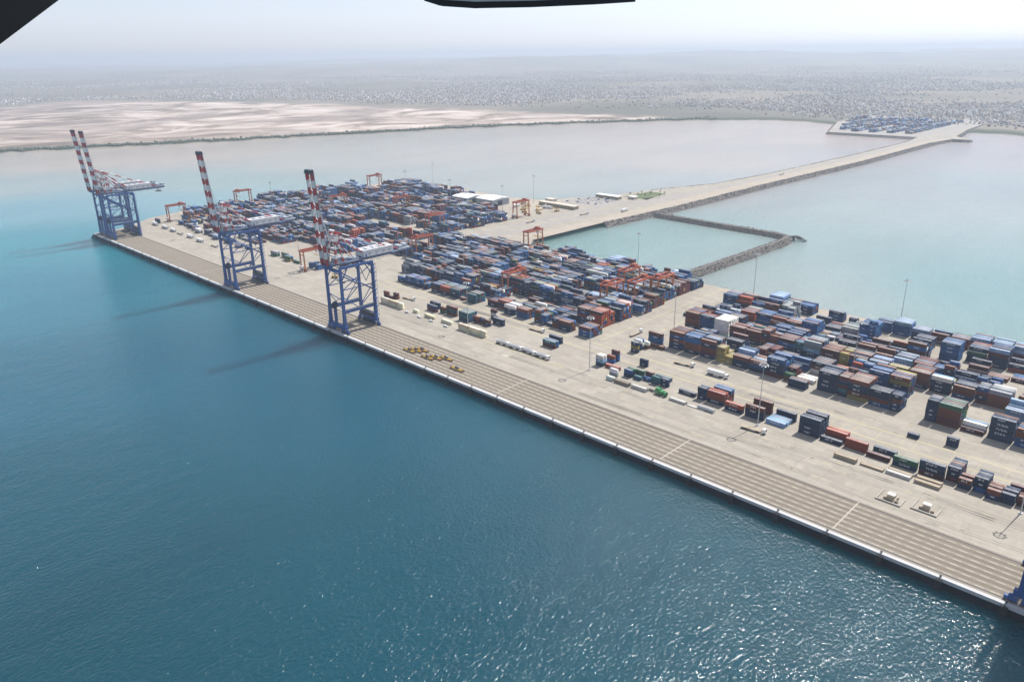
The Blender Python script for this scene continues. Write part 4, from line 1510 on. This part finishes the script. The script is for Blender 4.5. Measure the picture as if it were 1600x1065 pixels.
RACKS = [(-287.7, 71.6, 4, 'flatrack_deck', 'pile of brown flat racks beside the white short container'), (-274.0, 72.3, 4, 'pale_steel', 'pile of pale and brown flat racks left of the green truck'),
         (-244.6, 73.0, 3, 'pale_steel', 'pile of pale flat racks right of the green truck'), (-231.4, 73.4, 1, 'pale_steel', 'single low pale flat rack beside the grey tank'),
         (-136.8, 71.7, 4, 'tan_steel', 'tan flat racks lying in front of the orange red stack'), (-122.8, 72.6, 2, 'tan_steel', 'low olive tan flat racks in front of the maroon container'),
         (-109.6, 73.2, 3, 'pale_steel', 'pile of grey flat racks in front of the green container'), (-109.6, 76.2, 3, 'tan_steel', 'tan flat racks lying behind the grey ones'),
         (-95.5, 73.4, 3, 'tan_steel', 'brownish flat racks in front of the navy stack at right'), (-95.5, 76.4, 4, 'tan_steel', 'taller tan flat racks behind the brownish ones at right')]
for x, y, n, m, lab in RACKS:
    o = make_flatrack(n, m)
    o.location = (x, y, 0)
    tag(o, lab, 'flat rack', 'flat racks lying along the apron')


def make_spreader():
    root = empty('lifting_spreader')
    Y_ = 'spreader_yellow'
    b = MB().box(-5.2, 5.2, -0.75, -0.25, 0.75, 1.35).box(-5.2, 5.2, 0.25, 0.75, 0.75, 1.35)
    for q in (-3.5, -1.2, 1.2, 3.5):
        b.box(q - 0.15, q + 0.15, -0.25, 0.25, 0.8, 1.3)
    b.build('main_frame', Y_, root)
    for s_ in (-1, 1):
        MB().box(s_ * 5.9 - 0.35, s_ * 5.9 + 0.35, -1.2, 1.2, 0.45, 1.1).box(s_ * 5.9 - 0.3, s_ * 5.9 + 0.3, -1.2, -0.85, 0.02, 0.5).box(s_ * 5.9 - 0.3, s_ * 5.9 + 0.3, 0.85, 1.2, 0.02, 0.5).build('end_beam', 'rust_steel', root)
        MB().box(s_ * 5.45 - 0.35, s_ * 5.45 + 0.35, -0.6, 0.6, 0.7, 1.0).build('telescopic_arm', Y_, root)
    MB().box(-1.4, 1.4, -0.9, 0.9, 1.36, 2.1).build('headblock', 'crane_dark', root)
    MB().tube((-1, 0, 2.35), (-1, 0.01, 2.95), 0.45, n=8).build('sheave', 'rust_steel', root)
    return root


spp = make_spreader()
SPR = [(-437, 13.6, 'front left one of the group'), (-434, 17.6, 'middle left one of the group'), (-431, 21.2, 'rear left one of the group'), (-416, 13.8, 'front right one of the group'),
       (-411, 18.0, 'middle right one of the group'), (-404, 21.8, 'rear right one of the group'), (-383, 13.6, 'standing alone right of the group')]
for i, (x, y, w) in enumerate(SPR):
    o = spp if i == 0 else copy_tree(spp)
    o.location = (x, y, 0.016)
    o.rotation_euler = (0, 0, rad(random.uniform(-3, 3)))
    tag(o, 'rusty yellow container spreader on the quay lanes, ' + w, 'spreader', 'yellow spreaders parked on the quay')


def make_frame(extra):
    root = empty('machinery_cradle')
    b = MB()
    b.box(0, 12, 0, 0.7, 0.02, 0.75).build('side_beam', 'cradle_grey', root)
    MB().box(0, 0.7, 0.7, 11, 0.02, 0.75).build('end_beam', 'cradle_grey', root)
    MB().box(11.3, 12, 0.7, 8, 0.02, 0.75).build('end_beam', 'cradle_grey', root)
    MB().box(4.8, 7.6, 2.2, 5.0, 0.02, 3.0).build('gear_box', 'tan_steel', root)
    MB().box(4.3, 8.1, 2.6, 5.6, 3.0, 3.35).build('cover_plate', 'pale_steel', root)
    MB().box(3.0, 4.7, 3.0, 4.0, 0.02, 1.3).build('motor', 'tan_steel', root)
    MB().tube((8.3, 3.2, 0.6), (9.9, 3.2, 0.6), 0.55, n=10).build('drum', 'tan_steel', root)
    if extra:
        MB().box(4.0, 7.2, 7.2, 9.2, 0.02, 2.1).build('gear_box', 'tan_steel', root)
        MB().box(3.8, 7.4, 7.0, 9.4, 2.1, 2.4).build('cover_plate', 'cradle_grey', root)
        MB().box(8.6, 9.2, 5.0, 7.0, 0.02, 1.7).build('bracket', 'tan_steel', root)
    return root


o = make_frame(True)
o.location = (-104.2, 44.2, 0)
tag(o, 'open pale steel frame holding two blocks of machinery on the apron, the left of two', 'cradle', 'steel frames with machinery')
o = make_frame(False)
o.location = (-88.4, 46.8, 0)
tag(o, 'open pale steel frame holding one block of machinery on the apron, the right of two', 'cradle', 'steel frames with machinery')

# grey tank container lying right of the low flat rack
tk = empty('tank_container', (-224.6, 74.0, 0))
MB().tube((0.4, 1.2, 1.35), (11.2, 1.2, 1.35), 1.1, n=16).build('tank', 'galvanised', tk)
fr = MB()
for x in (0, 11.4):
    fr.box(x, x + 0.2, 0, 0.2, 0, 2.5).box(x, x + 0.2, 2.2, 2.4, 0, 2.5).box(x, x + 0.2, 0.2, 2.2, 2.3, 2.5)
fr.box(0.2, 11.4, 0.05, 0.25, 0.0, 0.2).box(0.2, 11.4, 2.15, 2.35, 0, 0.2)
fr.build('frame', 'pale_steel', tk)
tag(tk, 'long grey tank lying on the apron in front of the orange red roofs', 'tank')

# ================================================================== vehicles
def wheels(root, xs, yw, r, name='wheel'):
    for x in xs:
        for s_ in (-1, 1):
            w = MB().tube((x, s_ * yw - 0.16, r), (x, s_ * yw + 0.16, r), r, n=10).build(name, 'rubber_black', root)


def make_truck(cabm, load):
    """tractor with a trailer; x is forward"""
    root = empty('lorry')
    MB().box(0, 6.2, -0.45, 0.45, 0.7, 1.0).build('chassis', 'crane_dark', root)
    cb = MB()
    cb.quadbox([(4.2, -1.2, 1.0), (6.4, -1.2, 1.0), (6.4, 1.2, 1.0), (4.2, 1.2, 1.0), (4.2, -1.15, 3.2), (6.1, -1.15, 3.2), (6.1, 1.15, 3.2), (4.2, 1.15, 3.2)])
    cab = cb.build('cab', cabm, root)
    MB().quadbox([(6.32, -1.0, 2.0), (6.42, -1.0, 2.0), (6.42, 1.0, 2.0), (6.32, 1.0, 2.0), (6.1, -1.0, 3.0), (6.2, -1.0, 3.0), (6.2, 1.0, 3.0), (6.1, 1.0, 3.0)]).build('windscreen', 'window_glass', cab)
    wheels(root, (5.4, 1.6, 0.5), 1.0, 0.5)
    if load == 'tank':
        MB().tube((-6.5, 0, 2.3), (3.6, 0, 2.3), 1.2, n=16).tube((-6.5, 0, 2.3), (-6.9, 0, 2.3), 1.2, 0.7, n=16).tube((3.6, 0, 2.3), (3.9, 0, 2.3), 1.2, 0.7, n=16).build('tank', 'tank_white', root)
        MB().box(-5, 2.4, -0.3, 0.3, 3.5, 3.62).build('tank_walkway', 'walkway_grey', root)
        MB().box(-6.6, 0.0, -0.5, 0.5, 0.8, 1.1).build('trailer_frame', 'crane_dark', root)
        wheels(root, (-4.0, -5.2, -6.2), 1.0, 0.5)
    elif load == 'box':
        MB().box(-8.9, 3.2, -1.22, 1.22, 1.35, 4.0).build('trailer_body', 'vehicle_white', root)
        MB().box(-8.9, 1.8, -0.5, 0.5, 0.8, 1.33).build('trailer_frame', 'crane_dark', root)
        wheels(root, (-5.4, -6.7, -8.0), 1.0, 0.5)
    else:
        MB().box(-8.9, 3.2, -1.22, 1.22, 1.1, 1.4).build('trailer_deck', load, root)
        MB().box(-8.9, 1.8, -0.5, 0.5, 0.75, 1.1).build('trailer_frame', 'crane_dark', root)
        wheels(root, (-5.4, -6.7, -8.0), 1.0, 0.5)
    return root


TR = {'tank': make_truck('vehicle_white', 'tank'), 'box': make_truck('vehicle_white', 'box'), 'flat': make_truck('vehicle_white', 'tan_steel')}
used = set()
TRUCKS = [('tank', -394.0, 71.5, 4, 'white tank lorry on the apron, first of four in line'), ('tank', -380.0, 71.5, 3, 'white tank lorry on the apron, second of four in line'),
          ('tank', -366.5, 71.8, -3, 'white tank lorry on the apron, third of four in line'), ('tank', -353.0, 71.6, 2, 'white tank lorry on the apron, last of four in line'),
          ('flat', -182.5, 70.2, 6, 'tan flatbed trailer lorry parked at the foot of a light mast'), ('box', -1062, 76, 0, 'white box lorry in the far apron line, first from left'),
          ('box', -1030, 76, 2, 'white box lorry in the far apron line, second from left'), ('box', -1003, 75, -2, 'white box lorry in the far apron line, third from left'),
          ('flat', -980, 74, 0, 'flatbed lorry between white box lorries of the far apron line'), ('box', -950, 74, 0, 'white box lorry in the far apron line, fourth from left'),
          ('box', -918, 72, 3, 'white box lorry in the far apron line, fifth from left'), ('flat', -880, 72, 0, 'tan flatbed lorry in the far apron line behind the second quay crane'),
          ('flat', -640, 88, 170, 'flatbed lorry on the open apron between two quay cranes'), ('flat', -540, 96, 5, 'flatbed lorry behind the cream containers'), ('flat', -268, 130, 8, 'flatbed lorry crossing the open ground before the near yard'),
          ('box', -640, 560, 95, 'lorry on the causeway road near the car park'), ('flat', -628, 1010, 92, 'small dark lorry far out on the causeway'), ('flat', -690, 420, 88, 'lorry on the road beside the far yard'), ('box', -735, 505, 20, 'white lorry among the yellow machines beside the lone gantry'), ('flat', -752, 510, 60, 'flatbed lorry behind the yellow machines beside the lone gantry'),
          ('box', -780, 486, 100, 'white lorry parked beside the right hand shed'), ('flat', -668, 505, 80, 'flatbed lorry on the road in front of the car park'), ('flat', -332, 160, 90, 'flatbed lorry in the cross lane between middle and near yard'),
          ('box', -240, 128, 2, 'white box lorry on the road before the near yard'), ('flat', -395, 112, 3, 'flatbed lorry on the road before the middle yard')]
for kind_, x, y, a, lab in TRUCKS:
    o = TR[kind_] if kind_ not in used else copy_tree(TR[kind_])
    used.add(kind_)
    o.location = (x, y, 0.022)
    o.rotation_euler = (0, 0, rad(a))
    tag(o, lab, 'lorry', 'lorries on the terminal')
gt = make_truck('vehicle_green', 'tan_steel')
bpy.data.objects.remove([c for c in gt.children if c.name.startswith('trailer_deck')][0])
MB().box(-2.6, 3.6, -1.5, 1.5, 1.1, 3.3).box(-2.4, 1.0, -1.2, 1.2, 3.3, 4.2).build('engine_cover', 'vehicle_green', gt)
gt.location = (-254.0, 76.0, 0)
gt.rotation_euler = (0, 0, rad(-8))
tag(gt, 'bright green truck between flat racks on the apron', 'truck')


def make_car(m):
    root = empty('car')
    b = MB().box(-2.2, 2.2, -0.88, 0.88, 0.35, 0.95)
    b.quadbox([(-1.9, -0.8, 0.95), (1.2, -0.8, 0.95), (1.2, 0.8, 0.95), (-1.9, 0.8, 0.95), (-1.6, -0.7, 1.55), (0.5, -0.7, 1.55), (0.5, 0.7, 1.55), (-1.6, 0.7, 1.55)])
    bd = b.build('body', m, root)
    MB().quadbox([(1.0, -0.68, 1.0), (1.24, -0.68, 1.0), (1.24, 0.68, 1.0), (1.0, 0.68, 1.0), (0.42, -0.62, 1.5), (0.56, -0.62, 1.5), (0.56, 0.62, 1.5), (0.42, 0.62, 1.5)]).build('windscreen', 'window_glass', bd)
    wheels(root, (1.35, -1.35), 0.8, 0.34)
    return root


cars = {m: make_car(m) for m in ('vehicle_white', 'vehicle_blue')}
cused = set()
CARS = [(-512, 70.5, 'vehicle_white', 12, 'white car beside the short cream container, left of two'), (-494, 69.5, 'vehicle_white', -8, 'white car in front of the cream containers, middle one'),
        (-478, 69.5, 'vehicle_white', 20, 'white car between two long cream containers'), (-459, 69, 'vehicle_white', 5, 'white car at the end of the cream containers')]
lot = []
for rr in range(5):
    for q in range(9):
        if random.random() < 0.72:
            lot.append((-752 + q * 6.0 + rr * 1.5, 566 + rr * 12 + q * 1.0, rr, q))
for x, y, rr, q in lot:
    m = 'vehicle_white' if random.random() < 0.75 else 'vehicle_blue'
    CARS.append((x, y, m, 90 + random.uniform(-4, 4), f"{'white' if m == 'vehicle_white' else 'blue'} car in the car park, {ORD[rr + 1]} row, {ORD[q + 1]} space"))
for x, y, m, a, lab in CARS:
    o = cars[m] if m not in cused else copy_tree(cars[m])
    cused.add(m)
    o.location = (x, y, 0.025)
    o.rotation_euler = (0, 0, rad(a))
    tag(o, lab, 'car', 'cars on the terminal')


def make_stacker():
    root = empty('reach_stacker')
    MB().box(-4, 3.2, -1.6, 1.6, 0.9, 2.2).build('body', 'machine_yellow', root)
    cb = MB().box(-1.2, 0.8, -0.8, 0.8, 2.2, 4.0).build('cab', 'crane_white', root)
    MB().box(0.8, 0.86, -0.7, 0.7, 2.6, 3.8).build('windscreen', 'window_glass', cb)
    MB().beam((-3.6, 0, 3.4), (5.2, 0, 6.6), 0.8, 0.9).build('boom', 'machine_yellow', root)
    MB().box(4.8, 5.8, -4.0, 4.0, 5.2, 5.8).build('spreader', 'machine_yellow', root)
    wheels(root, (2.2, -2.8), 1.5, 0.9)
    return root


stp = make_stacker()
STK = [(-742, 462, 30, 'nearest of the machines beside the lone gantry'), (-756, 474, 70, 'second of the machines beside the lone gantry'), (-738, 484, 120, 'third of the machines beside the lone gantry'),
       (-722, 470, 10, 'rightmost of the machines beside the lone gantry'), (-770, 498, 200, 'at the back near the brown wall'), (-788, 506, 150, 'behind the others beside the right hand shed'), (-712, 496, 260, 'in front of the long brown building'), (-655, 92, 40, 'on the open apron near the second quay crane')]
for i, (x, y, a, w) in enumerate(STK):
    o = stp if i == 0 else copy_tree(stp)
    o.location = (x, y, 0.01)
    o.rotation_euler = (0, 0, rad(a))
    tag(o, 'yellow reach stacker ' + w, 'reach stacker', 'yellow reach stackers')

# ================================================================== sheds and buildings behind the yard
def shed(x0, x1, y0, y1, h, lab):
    root = empty('warehouse', ((x0 + x1) / 2, (y0 + y1) / 2, 0))
    wx, wy = (x1 - x0) / 2, (y1 - y0) / 2
    MB().box(-wx, wx, -wy, wy, 0, h).build('wall', 'shed_wall', root)
    rf = MB()
    rf.quadbox([(-wx - 0.6, -wy - 0.6, h + 0.01), (wx + 0.6, -wy - 0.6, h + 0.01), (wx + 0.6, wy + 0.6, h + 0.01), (-wx - 0.6, wy + 0.6, h + 0.01),
                (-wx - 0.6, -0.3, h + 2.4), (wx + 0.6, -0.3, h + 2.4), (wx + 0.6, 0.3, h + 2.4), (-wx - 0.6, 0.3, h + 2.4)])
    rf.build('roof', 'shed_white', root)
    MB().box(wx * 0.55, wx * 0.85, -wy - 0.08, -wy, 0, h * 0.75).build('door', 'crane_dark', root)
    MB().box(wx, wx + 0.08, -wy * 0.4, wy * 0.2, 0, h * 0.75).build('door', 'crane_dark', root)
    tag(root, lab, 'warehouse', 'white roofed sheds')


shed(-884, -850, 452, 484, 9.0, 'white roofed shed behind the far yard, the left of two')
shed(-842, -806, 462, 496, 9.5, 'white roofed shed behind the far yard, the right of two with dark door')


def building(x0, x1, y0, y1, h, wall, roof, lab, wins=0):
    root = empty('low_building', ((x0 + x1) / 2, (y0 + y1) / 2, 0))
    wx, wy = (x1 - x0) / 2, (y1 - y0) / 2
    MB().box(-wx, wx, -wy, wy, 0, h).build('wall', wall, root)
    MB().box(-wx - 0.3, wx + 0.3, -wy - 0.3, wy + 0.3, h + 0.002, h + 0.4).build('roof', roof, root)
    for i in range(wins):
        x = -wx + (i + 0.5) * (2 * wx / wins)
        MB().box(x - 0.7, x + 0.7, -wy - 0.05, -wy + 0.02, 1.2, 2.6).build('window', 'window_glass', root)
    tag(root, lab, 'building', 'low buildings by the car park')


building(-768, -700, 520, 530, 4.5, 'wall_brown', 'wall_cream', 'long brown walled building in front of the car park', 10)
building(-742, -700, 622, 632, 4.5, 'wall_brown', 'shed_white', 'white roofed long building behind the car park', 6)
building(-694, -682, 640, 650, 4.0, 'wall_cream', 'shed_white', 'small white hut beside the lawn', 2)
building(-778, -764, 545, 556, 4.0, 'wall_cream', 'wall_cream', 'small cream hut at the corner of the car park', 2)
tag(MB().face([(-760, 556, 0.014), (-690, 556, 0.014), (-686, 622, 0.014), (-742, 622, 0.014)]).build('car_park_pavement', 'road_asphalt'), kind='structure')
tag(MB().face([(-712, 652, 0.016), (-668, 652, 0.016), (-676, 716, 0.016), (-706, 716, 0.016)]).build('lawn', 'lawn_green'), kind='structure')


for i, (x, y, r_, h_) in enumerate([(-1062, 512, 14, 6.5), (-1034, 520, 11, 5.0), (-1006, 516, 13, 6.0), (-978, 520, 9, 4.0)]):
    rg_ = np.random.default_rng(300 + i)
    b = MB()
    ring = [[(math.cos(q * math.pi / 9) * r_ * t * rg_.uniform(0.85, 1.15), math.sin(q * math.pi / 9) * r_ * 0.8 * t * rg_.uniform(0.85, 1.15), h_ * (1 - t) ** 0.9 * rg_.uniform(0.9, 1.1)) for q in range(18)] for t in (1.0, 0.75, 0.5, 0.25)]
    for k0 in range(3):
        for q in range(18):
            q2 = (q + 1) % 18
            b.face([ring[k0][q], ring[k0][q2], ring[k0 + 1][q2], ring[k0 + 1][q]])
    b.face(ring[3])
    o = b.build('sand_heap', 'sand_pale', None, (x, y, 0.0))
    tag(o, f'pale sand heap at the back corner of the far yard, {ORD[i + 1]} from left', 'sand heap', 'sand heaps')


def make_palm(seed):
    rg = random.Random(seed)
    root = empty('palm_tree')
    MB().tube((0, 0, 0), (0.15, 0, 2.6), 0.24, 0.18, 7).tube((0.15, 0, 2.6), (0.1, 0.1, 5.2), 0.18, 0.15, 7).build('trunk', 'tree_bark', root)
    cr = MB()
    for i in range(22):
        a, el = rg.uniform(0, 6.28), rg.uniform(-0.2, 1.1)
        L = rg.uniform(1.8, 2.7)
        p = Vector((0.1, 0.1, 5.2))
        side = Vector((-math.sin(a), math.cos(a), 0)) * 0.28
        prev = (p - side * 0.3, p + side * 0.3)
        for s_ in range(1, 4):
            t = s_ / 3
            q = p + Vector((math.cos(a) * L * t, math.sin(a) * L * t, L * (el * t - 0.9 * t * t)))
            w = side * (1.0 if s_ < 3 else 0.15)
            cr.face([prev[0], q - w, q + w, prev[1]])
            prev = (q - w, q + w)
    cr.build('crown', 'tree_leaf', root)
    return root


pp = make_palm(1)
PALM = [(-706, 662), (-694, 666), (-682, 668), (-700, 684), (-688, 690), (-696, 706), (-682, 708), (-668, 700), (-664, 680)]
PALM.sort()
for i, (x, y) in enumerate(PALM):
    o = pp if i == 0 else copy_tree(pp)
    o.location = (x, y, 0.01)
    o.rotation_euler = (0, 0, i * 1.3)
    tag(o, f'small palm tree on the green lawn beside the causeway, {ORD[i + 1]} from left', 'palm tree', 'palms on the lawn')

# ================================================================== the town and trees far behind (uncountable)
def far_masses():
    rg = np.random.default_rng(5)
    n = 90000
    a = rg.uniform(-88, 2, n)
    rt = sand_r(a)
    r = rt + 120 + rg.gamma(1.6, 1500, n)
    x, y = r * np.sin(np.radians(a)), r * np.cos(np.radians(a)) + CAM.y
    dens = vnoise(x / 700, y / 700, 31) * 0.6 + vnoise(x / 260, y / 260, 32) * 0.4 + np.interp(a, [-85, -65, -45, -30, -8], [-0.02, -0.06, 0.02, 0.10, 0.05])
    k_ = (rg.random(n) < np.clip((dens - 0.44) * 7, 0.015, 1)) & (r < 11000)
    a, r, x, y = a[k_], r[k_], x[k_], y[k_]
    n = len(a)
    z = land_height(a, r) - 0.5
    sx, sy, h = rg.uniform(3, 7, n), rg.uniform(3, 8, n), rg.gamma(3.0, 0.8, n) + 2.0
    th = rg.choice([0.3, 0.3, 1.1, 0.7], n) + rg.normal(0, 0.1, n)
    ca, sa = np.cos(th), np.sin(th)
    cx = np.array([(-1, -1), (1, -1), (1, 1), (-1, 1)], float)
    V = np.zeros((n, 8, 3))
    for i, (ux, uy) in enumerate(cx):
        px, py = ux * sx / 2, uy * sy / 2
        for j in (0, 4):
            V[:, i + j, 0] = x + px * ca - py * sa
            V[:, i + j, 1] = y + px * sa + py * ca
            V[:, i + j, 2] = z + (0 if j == 0 else 1) * (h + 0.5)
    fq = np.array([(0, 1, 5, 4), (1, 2, 6, 5), (2, 3, 7, 6), (3, 0, 4, 7), (4, 5, 6, 7)])
    F = (fq[None] + 8 * np.arange(n)[:, None, None]).reshape(-1, 4)
    pal = np.array([(.62, .60, .57), (.5, .48, .45), (.36, .33, .30), (.45, .36, .30), (.70, .70, .70), (.28, .30, .33), (.30, .22, .18)])
    c = pal[rg.integers(0, len(pal), n)] * rg.uniform(0.6, 1.05, (n, 1))
    C4 = np.concatenate([np.repeat(c, 20, 0), np.ones((n * 20, 1))], 1)
    me = mesh_np('distant_town', V.reshape(-1, 3), F, 'distant_town_paint', {'paint': ('CORNER', 'FLOAT_COLOR', C4)})
    tag(link('distant_town', me), 'hazy mass of small houses spread over the plain behind the bay', 'town', kind='stuff')
    # trees and scrub
    n = 3600
    a = rg.uniform(-88, 2, n)
    rt = sand_r(a)
    r = rt + 30 + rg.gamma(1.5, 1500, n)
    x, y = r * np.sin(np.radians(a)), r * np.cos(np.radians(a)) + CAM.y
    k_ = (rg.random(n) < np.clip((vnoise(x / 500, y / 500, 41) - 0.3) * 3, 0.05, 1)) & (r < 9000)
    a, r, x, y = a[k_], r[k_], x[k_], y[k_]
    sz = rg.uniform(2, 5, len(a))
    # mangrove fringe along the shore
    m = 2600
    a2_ = rg.uniform(-86, -30, m)
    r2_ = shore_r(a2_) + 22 * (vnoise(a2_ * 1.7, a2_ * 0 + 3.0, 5) - 0.5) + rg.gamma(2.0, 9, m) + 12
    x2, y2 = r2_ * np.sin(np.radians(a2_)), r2_ * np.cos(np.radians(a2_)) + CAM.y
    A = np.concatenate([a, a2_])
    Rr = np.concatenate([r, r2_])
    Xx, Yy = np.concatenate([x, x2]), np.concatenate([y, y2])
    S = np.concatenate([sz, rg.uniform(2.0, 4.5, m)])
    Z = land_height(A, Rr)
    base = []
    for zz, rr_, kk in ((0.0, 0.6, 6), (0.45, 1.0, 6), (0.9, 0.55, 6)):
        for q in range(kk):
            t = 2 * math.pi * (q + zz) / kk
            base.append((rr_ * math.cos(t), rr_ * math.sin(t), zz))
    base = np.array(base)
    n = len(A)
    B = base[None] * (S[:, None, None] * rg.uniform(0.6, 1.35, (n, 18, 1)))
    V = B + np.stack([Xx, Yy, Z - 0.3], 1)[:, None]
    fq = []
    for lv in range(2):
        for q in range(6):
            fq.append((lv * 6 + q, lv * 6 + (q + 1) % 6, lv * 6 + 6 + (q + 1) % 6, lv * 6 + 6 + q))
    fq += [(12, 13, 14, 15), (12, 15, 16, 17)]
    fq = np.array(fq)
    F = (fq[None] + 18 * np.arange(n)[:, None, None]).reshape(-1, 4)
    me = mesh_np('distant_scrub', V.reshape(-1, 3), F, 'tree_leaf')
    tag(link('distant_scrub', me), 'dark line of mangroves and scattered trees along the hazy far shore', 'trees', kind='stuff')


far_masses()

# ================================================================== the light aircraft the picture is taken from
def aircraft():
    """high-wing aircraft: wing tip reaches into the frame from above, a wing strut passes the upper left"""
    root = empty('light_aircraft', CAM)
    root.rotation_euler = M.to_euler()
    # local axes: x right, y up, -z ahead of the cabin window; metres
    f = 1197.7913

    def at(u, v, d):
        return Vector(((u - 800) / f * d, -(v - 532.5) / f * d, -d))
    D = 5.2
    top = 3.05
    w = MB()
    lead, trail = at(668, 0, D), at(990, -2, D)
    lo = [at(664, -3, D), at(690, 5.2, D), at(742, 8.6, D), at(830, 7.0, D), at(930, 2.6, D), at(992, -1.5, D)]
    n = len(lo)
    for i in range(n - 1):
        a, b_ = lo[i], lo[i + 1]
        # wing tip section: thin lower edge, rising and thickening towards the root above the frame
        aw, bw = a + Vector((0, 0.85, 0.9)), b_ + Vector((0, 0.85, 0.9))
        w.face([a, b_, bw, aw])
        au, bu = a + Vector((0, 0.10, -0.12)), b_ + Vector((0, 0.10, -0.12))
        aw2, bw2 = aw + Vector((0, 0.16, -0.1)), bw + Vector((0, 0.16, -0.1))
        w.face([au, aw2, bw2, bu])
        w.face([a, au, bu, b_])
    w.build('wing_tip', 'aircraft_white', root)
    e = MB()
    for i in range(n - 1):
        a, b_ = lo[i] + Vector((0, -0.004, 0.012)), lo[i + 1] + Vector((0, -0.004, 0.012))
        e.beam(a, b_, 0.035, 0.022)
    ed = at(742, 10.5, D)
    e.beam(at(740, 9.6, D), at(985, -0.5, D), 0.03, 0.012)
    e.build('wing_edge', 'aircraft_dark', root)
    s_ = MB()
    s_.beam(at(-260, 190, 2.2), at(190, -130, 2.9), 0.10, 0.155)
    s_.build('wing_strut', 'aircraft_dark', root)
    tag(root, 'dark wing strut and thin wing tip of an aircraft along the top edge', 'aircraft')


aircraft()

# ================================================================== haze: one closed box of even air round everything
hz = bpy.data.materials.new('haze_air')
hz.use_nodes = True
ht = hz.node_tree
for nd in list(ht.nodes):
    if nd.type == 'BSDF_PRINCIPLED':
        ht.nodes.remove(nd)
pv = ht.nodes.new('ShaderNodeVolumePrincipled')
pv.inputs['Color'].default_value = (0.63, 0.715, 0.83, 1)
pv.inputs['Density'].default_value = 1.2e-4
pv.inputs['Anisotropy'].default_value = 0.25
out = [nd for nd in ht.nodes if nd.type == 'OUTPUT_MATERIAL'][0]
ht.links.new(pv.outputs[0], out.inputs['Volume'])
MAT['haze_air'] = hz
hb = MB().box(-50000, 10000, -10000, 50000, -14.0, 268.0).build('haze', 'haze_air')
tag(hb, kind='stuff')
